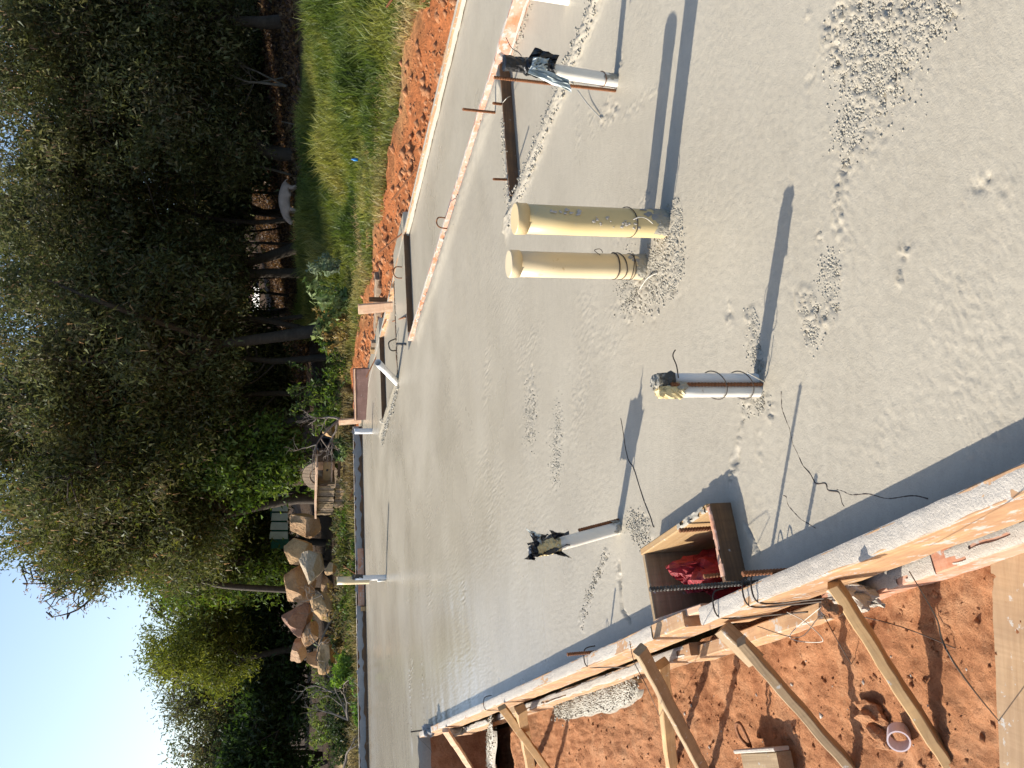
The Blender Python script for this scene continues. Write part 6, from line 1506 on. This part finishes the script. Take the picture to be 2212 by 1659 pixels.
PL = [((1.342, 13.600, 0.496), 6, .75, .12, PALE, 'broad pale-leaved shrub at the edge of the grass bank, above the flat stake', .3),
      ((1.956, 14.500, 0.523), 6, .6, .09, [(.2, .24, .16), (.14, .18, .1)], 'silvery leafy weed on the grass bank, above the log beam', .2),
      ((1.030, 14.200, 0.537), 7, .6, .06, STRAW, 'dry straw-coloured seed-head weed beside the pale-leaved shrub', .15),
      ((0.762, 14.000, 0.439), 6, .45, .06, STRAW, 'lower dry seed-head weed nearer the brown shutter panel', .15),
      ((0.299, 14.500, 0.301), 9, .5, .07, GREEN, 'green weed clump behind the brown shutter panel', .3),
      ((-0.395, 15.000, 0.309), 9, .7, .09, GREEN, 'leafy green weed rising behind the far stake', .3),
      ((-1.126, 14.800, 0.169), 6, .4, .09, PALE, 'pale-leaved weed in front of the tipped black bucket', .2),
      ((-2.002, 14.400, 0.145), 7, .3, .06, GREEN, 'low green weed against the slatted crate', .2),
      ((-2.257, 14.600, 0.182), 8, .35, .06, GREEN, 'green weed at the left foot of the slatted crate', .25),
      ((-2.698, 14.300, 0.181), 8, .35, .05, OLIVE_Y, 'dry-green weed before the yellow sandstone boulder', .3),
      ((-2.707, 13.400, 0.176), 8, .2, .05, GREEN, 'bright low weed by the cream sleeved pipe', .2),
      ((-3.449, 14.800, 0.169), 9, .3, .06, GREEN, 'green weed under the pale pointed boulder', .25),
      ((-3.939, 14.600, 0.160), 9, .25, .05, GREEN, 'low green weed before the dark red boulder', .3),
      ((-4.569, 14.300, 0.181), 14, .45, .09, [(.12, .2, .04), (.16, .24, .05)], 'spiky bright green grass clump at the left foot of the rock pile', .25),
      ((-4.885, 13.200, 0.144), 10, .3, .06, [(.09, .16, .03), (.12, .2, .05)], 'green bush weed beside the grey dead branch', .15),
      ((-4.841, 16.300, 0.356), 8, .5, .05, STRAW, 'dry twiggy weed between the boulders', .3),
      ((-3.947, 15.800, 0.462), 8, .45, .05, STRAW, 'dry brown weed leaning over the low yellow boulder', .3),
      ((-6.436, 18.500, 0.477), 12, .6, .08, [(.10, .15, .04), (.14, .17, .05)], 'sunlit far bush left of the rock pile', .5),
      ((-7.401, 18.500, 0.430), 12, .6, .08, [(.10, .15, .04), (.14, .17, .05)], 'sunlit far bush near the left frame edge', .5),
      ((-0.004, 15.500, 0.398), 10, .9, .08, DARKG + GREEN, 'dark leafy weed at the edge of the wood behind the brown shutter panel', .35),
      ((-1.608, 17.200, 0.658), 10, .8, .08, GREEN, 'small green bush behind the round drum end', .35)]
PL += [((-3.320, 16.200, 0.649), 7, .3, .05, OLIVE_Y, 'small scrub sprouting between the yellow and pale boulders', .25),
      ((-4.330, 16.000, 0.453), 9, .4, .05, OLIVE, 'brown scrub before the dark red boulder', .3),
      ((-4.666, 16.500, 0.614), 8, .4, .05, OLIVE, 'scrub between the dark red and orange-red boulders', .25),
      ((-3.848, 15.700, 0.347), 9, .3, .05, OLIVE_Y, 'scrub covering the foot of the low yellow boulder', .3),
      ((-5.304, 15.400, 0.308), 16, .45, .07, DARKG, 'dark low weed patch left of the rock pile, nearer the boulders', .4),
      ((-5.786, 15.400, 0.308), 16, .45, .07, DARKG, 'dark low weed patch behind the grey dead branch', .4),
      ((-6.187, 15.200, 0.320), 16, .45, .07, DARKG, 'dark low weed patch close to the left frame edge', .4),
      ((-2.626, 15.200, 0.180), 14, .4, .06, OLIVE, 'brownish weed tangle between the crate and the rock pile', .35),
      ((-1.806, 15.000, 0.232), 8, .25, .05, OLIVE, 'low brownish weed at the foot of the slatted crate', .3),
      ((-3.738, 15.200, 0.195), 12, .35, .05, OLIVE, 'brownish weed tangle under the front boulders', .4)]
for i, (p, st, hg, lf, pal, lb, sp) in enumerate(PL):
    plant('weed', lb, p, st, hg, lf, pal, 200 + i, sp)

# ================================================================== PIG at the edge of the wood
def pig(base, heading, k=1.0):
    bm_v = []; ed = []; rad = []
    def v(p, r): bm_v.append((p[0] * k, p[1] * k, p[2] * k)); rad.append(r * k); return len(bm_v) - 1
    # spine: pelvis is the root; x forward
    pel = v((-.24, 0, .33), .135); sp1 = v((-.06, 0, .345), .150); sp2 = v((.12, 0, .345), .140); sho = v((.26, 0, .34), .125); neck = v((.36, 0, .315), .095); hd = v((.45, 0, .27), .078); sn = v((.53, 0, .205), .047); sn2 = v((.565, 0, .175), .040)
    rump = v((-.33, 0, .33), .09)
    for a_, b_ in ((pel, sp1), (sp1, sp2), (sp2, sho), (sho, neck), (neck, hd), (hd, sn), (sn, sn2), (pel, rump)): ed.append((a_, b_))
    for s in (-1, 1):
        h1 = v((-.27, .075 * s, .24), .070); h2 = v((-.235, .085 * s, .175), .045); h3 = v((-.30, .085 * s, .10), .028); h4 = v((-.285, .085 * s, .012), .026)
        f1_ = v((.24, .075 * s, .225), .056); f2_ = v((.255, .08 * s, .13), .034); f3_ = v((.245 + .04 * s, .08 * s, .065), .026); f4_ = v((.25 + .05 * s, .08 * s, .012), .026)
        for a_, b_ in ((pel, h1), (h1, h2), (h2, h3), (h3, h4), (sho, f1_), (f1_, f2_), (f2_, f3_), (f3_, f4_)): ed.append((a_, b_))
    t1 = v((-.42, .01, .33), .012); t2 = v((-.46, .02, .27), .008); ed += [(rump, t1), (t1, t2)]
    me = bpy.data.meshes.new('pig'); me.from_pydata(bm_v, ed, []); me.materials.append(make_plain('pig_hide', (.40, .30, .24), .85, .2, .2, 9, 0, .3))
    o = link(bpy.data.objects.new('pig', me)); o.location = base; o.rotation_euler = (0, 0, heading)
    sk = o.modifiers.new('skin', 'SKIN'); sk.use_smooth_shade = True
    for i, sv in enumerate(me.skin_vertices[0].data):
        sv.radius = (rad[i], rad[i]); sv.use_root = (i == 0)
    sb_ = o.modifiers.new('sub', 'SUBSURF'); sb_.levels = 2; sb_.render_levels = 2
    tag(o, 'pale pig standing with its head down at the edge of the grass', 'pig')
    M_ear = make_plain('pig_ear', (.50, .38, .29), .85, .2, .2, 12)
    for s in (-1, 1):
        pts = [(.40, .045 * s, .335), (.43, .085 * s, .335), (.50, .095 * s, .25), (.515, .075 * s, .225), (.455, .055 * s, .30)]
        vs_ = [(a_[0] * k, a_[1] * k, a_[2] * k) for a_ in pts] + [(a_[0] * k, (a_[1] + .012 * s) * k, (a_[2] - .004) * k) for a_ in pts]
        e_ = bpy.data.meshes.new('ear'); e_.from_pydata(vs_, [], [(0, 1, 2, 3, 4), (9, 8, 7, 6, 5)] + [(i, (i+1) % 5, 5 + (i+1) % 5, 5 + i) for i in range(5)]); e_.materials.append(M_ear)
        link(bpy.data.objects.new('ear', e_), o)
    return o
pp = (3.615, 17.600, 0.778)
pig((pp[0], pp[1], float(gz(pp[0], pp[1]))), math.radians(186), .88)
# small blue bottle top in the grass
o = lathe('blue_bottle', [(.018, 0), (.018, .05), (.008, .065), (.008, .08)], make_plain('blue_plastic', (.02, .22, .6), .4, .5)); o.location = (2.777, 10.900, 0.485); o.location.z = float(gz(o.location.x, o.location.y)) + .14
tag(o, 'small bright blue bottle caught in the green grass', 'bottle')
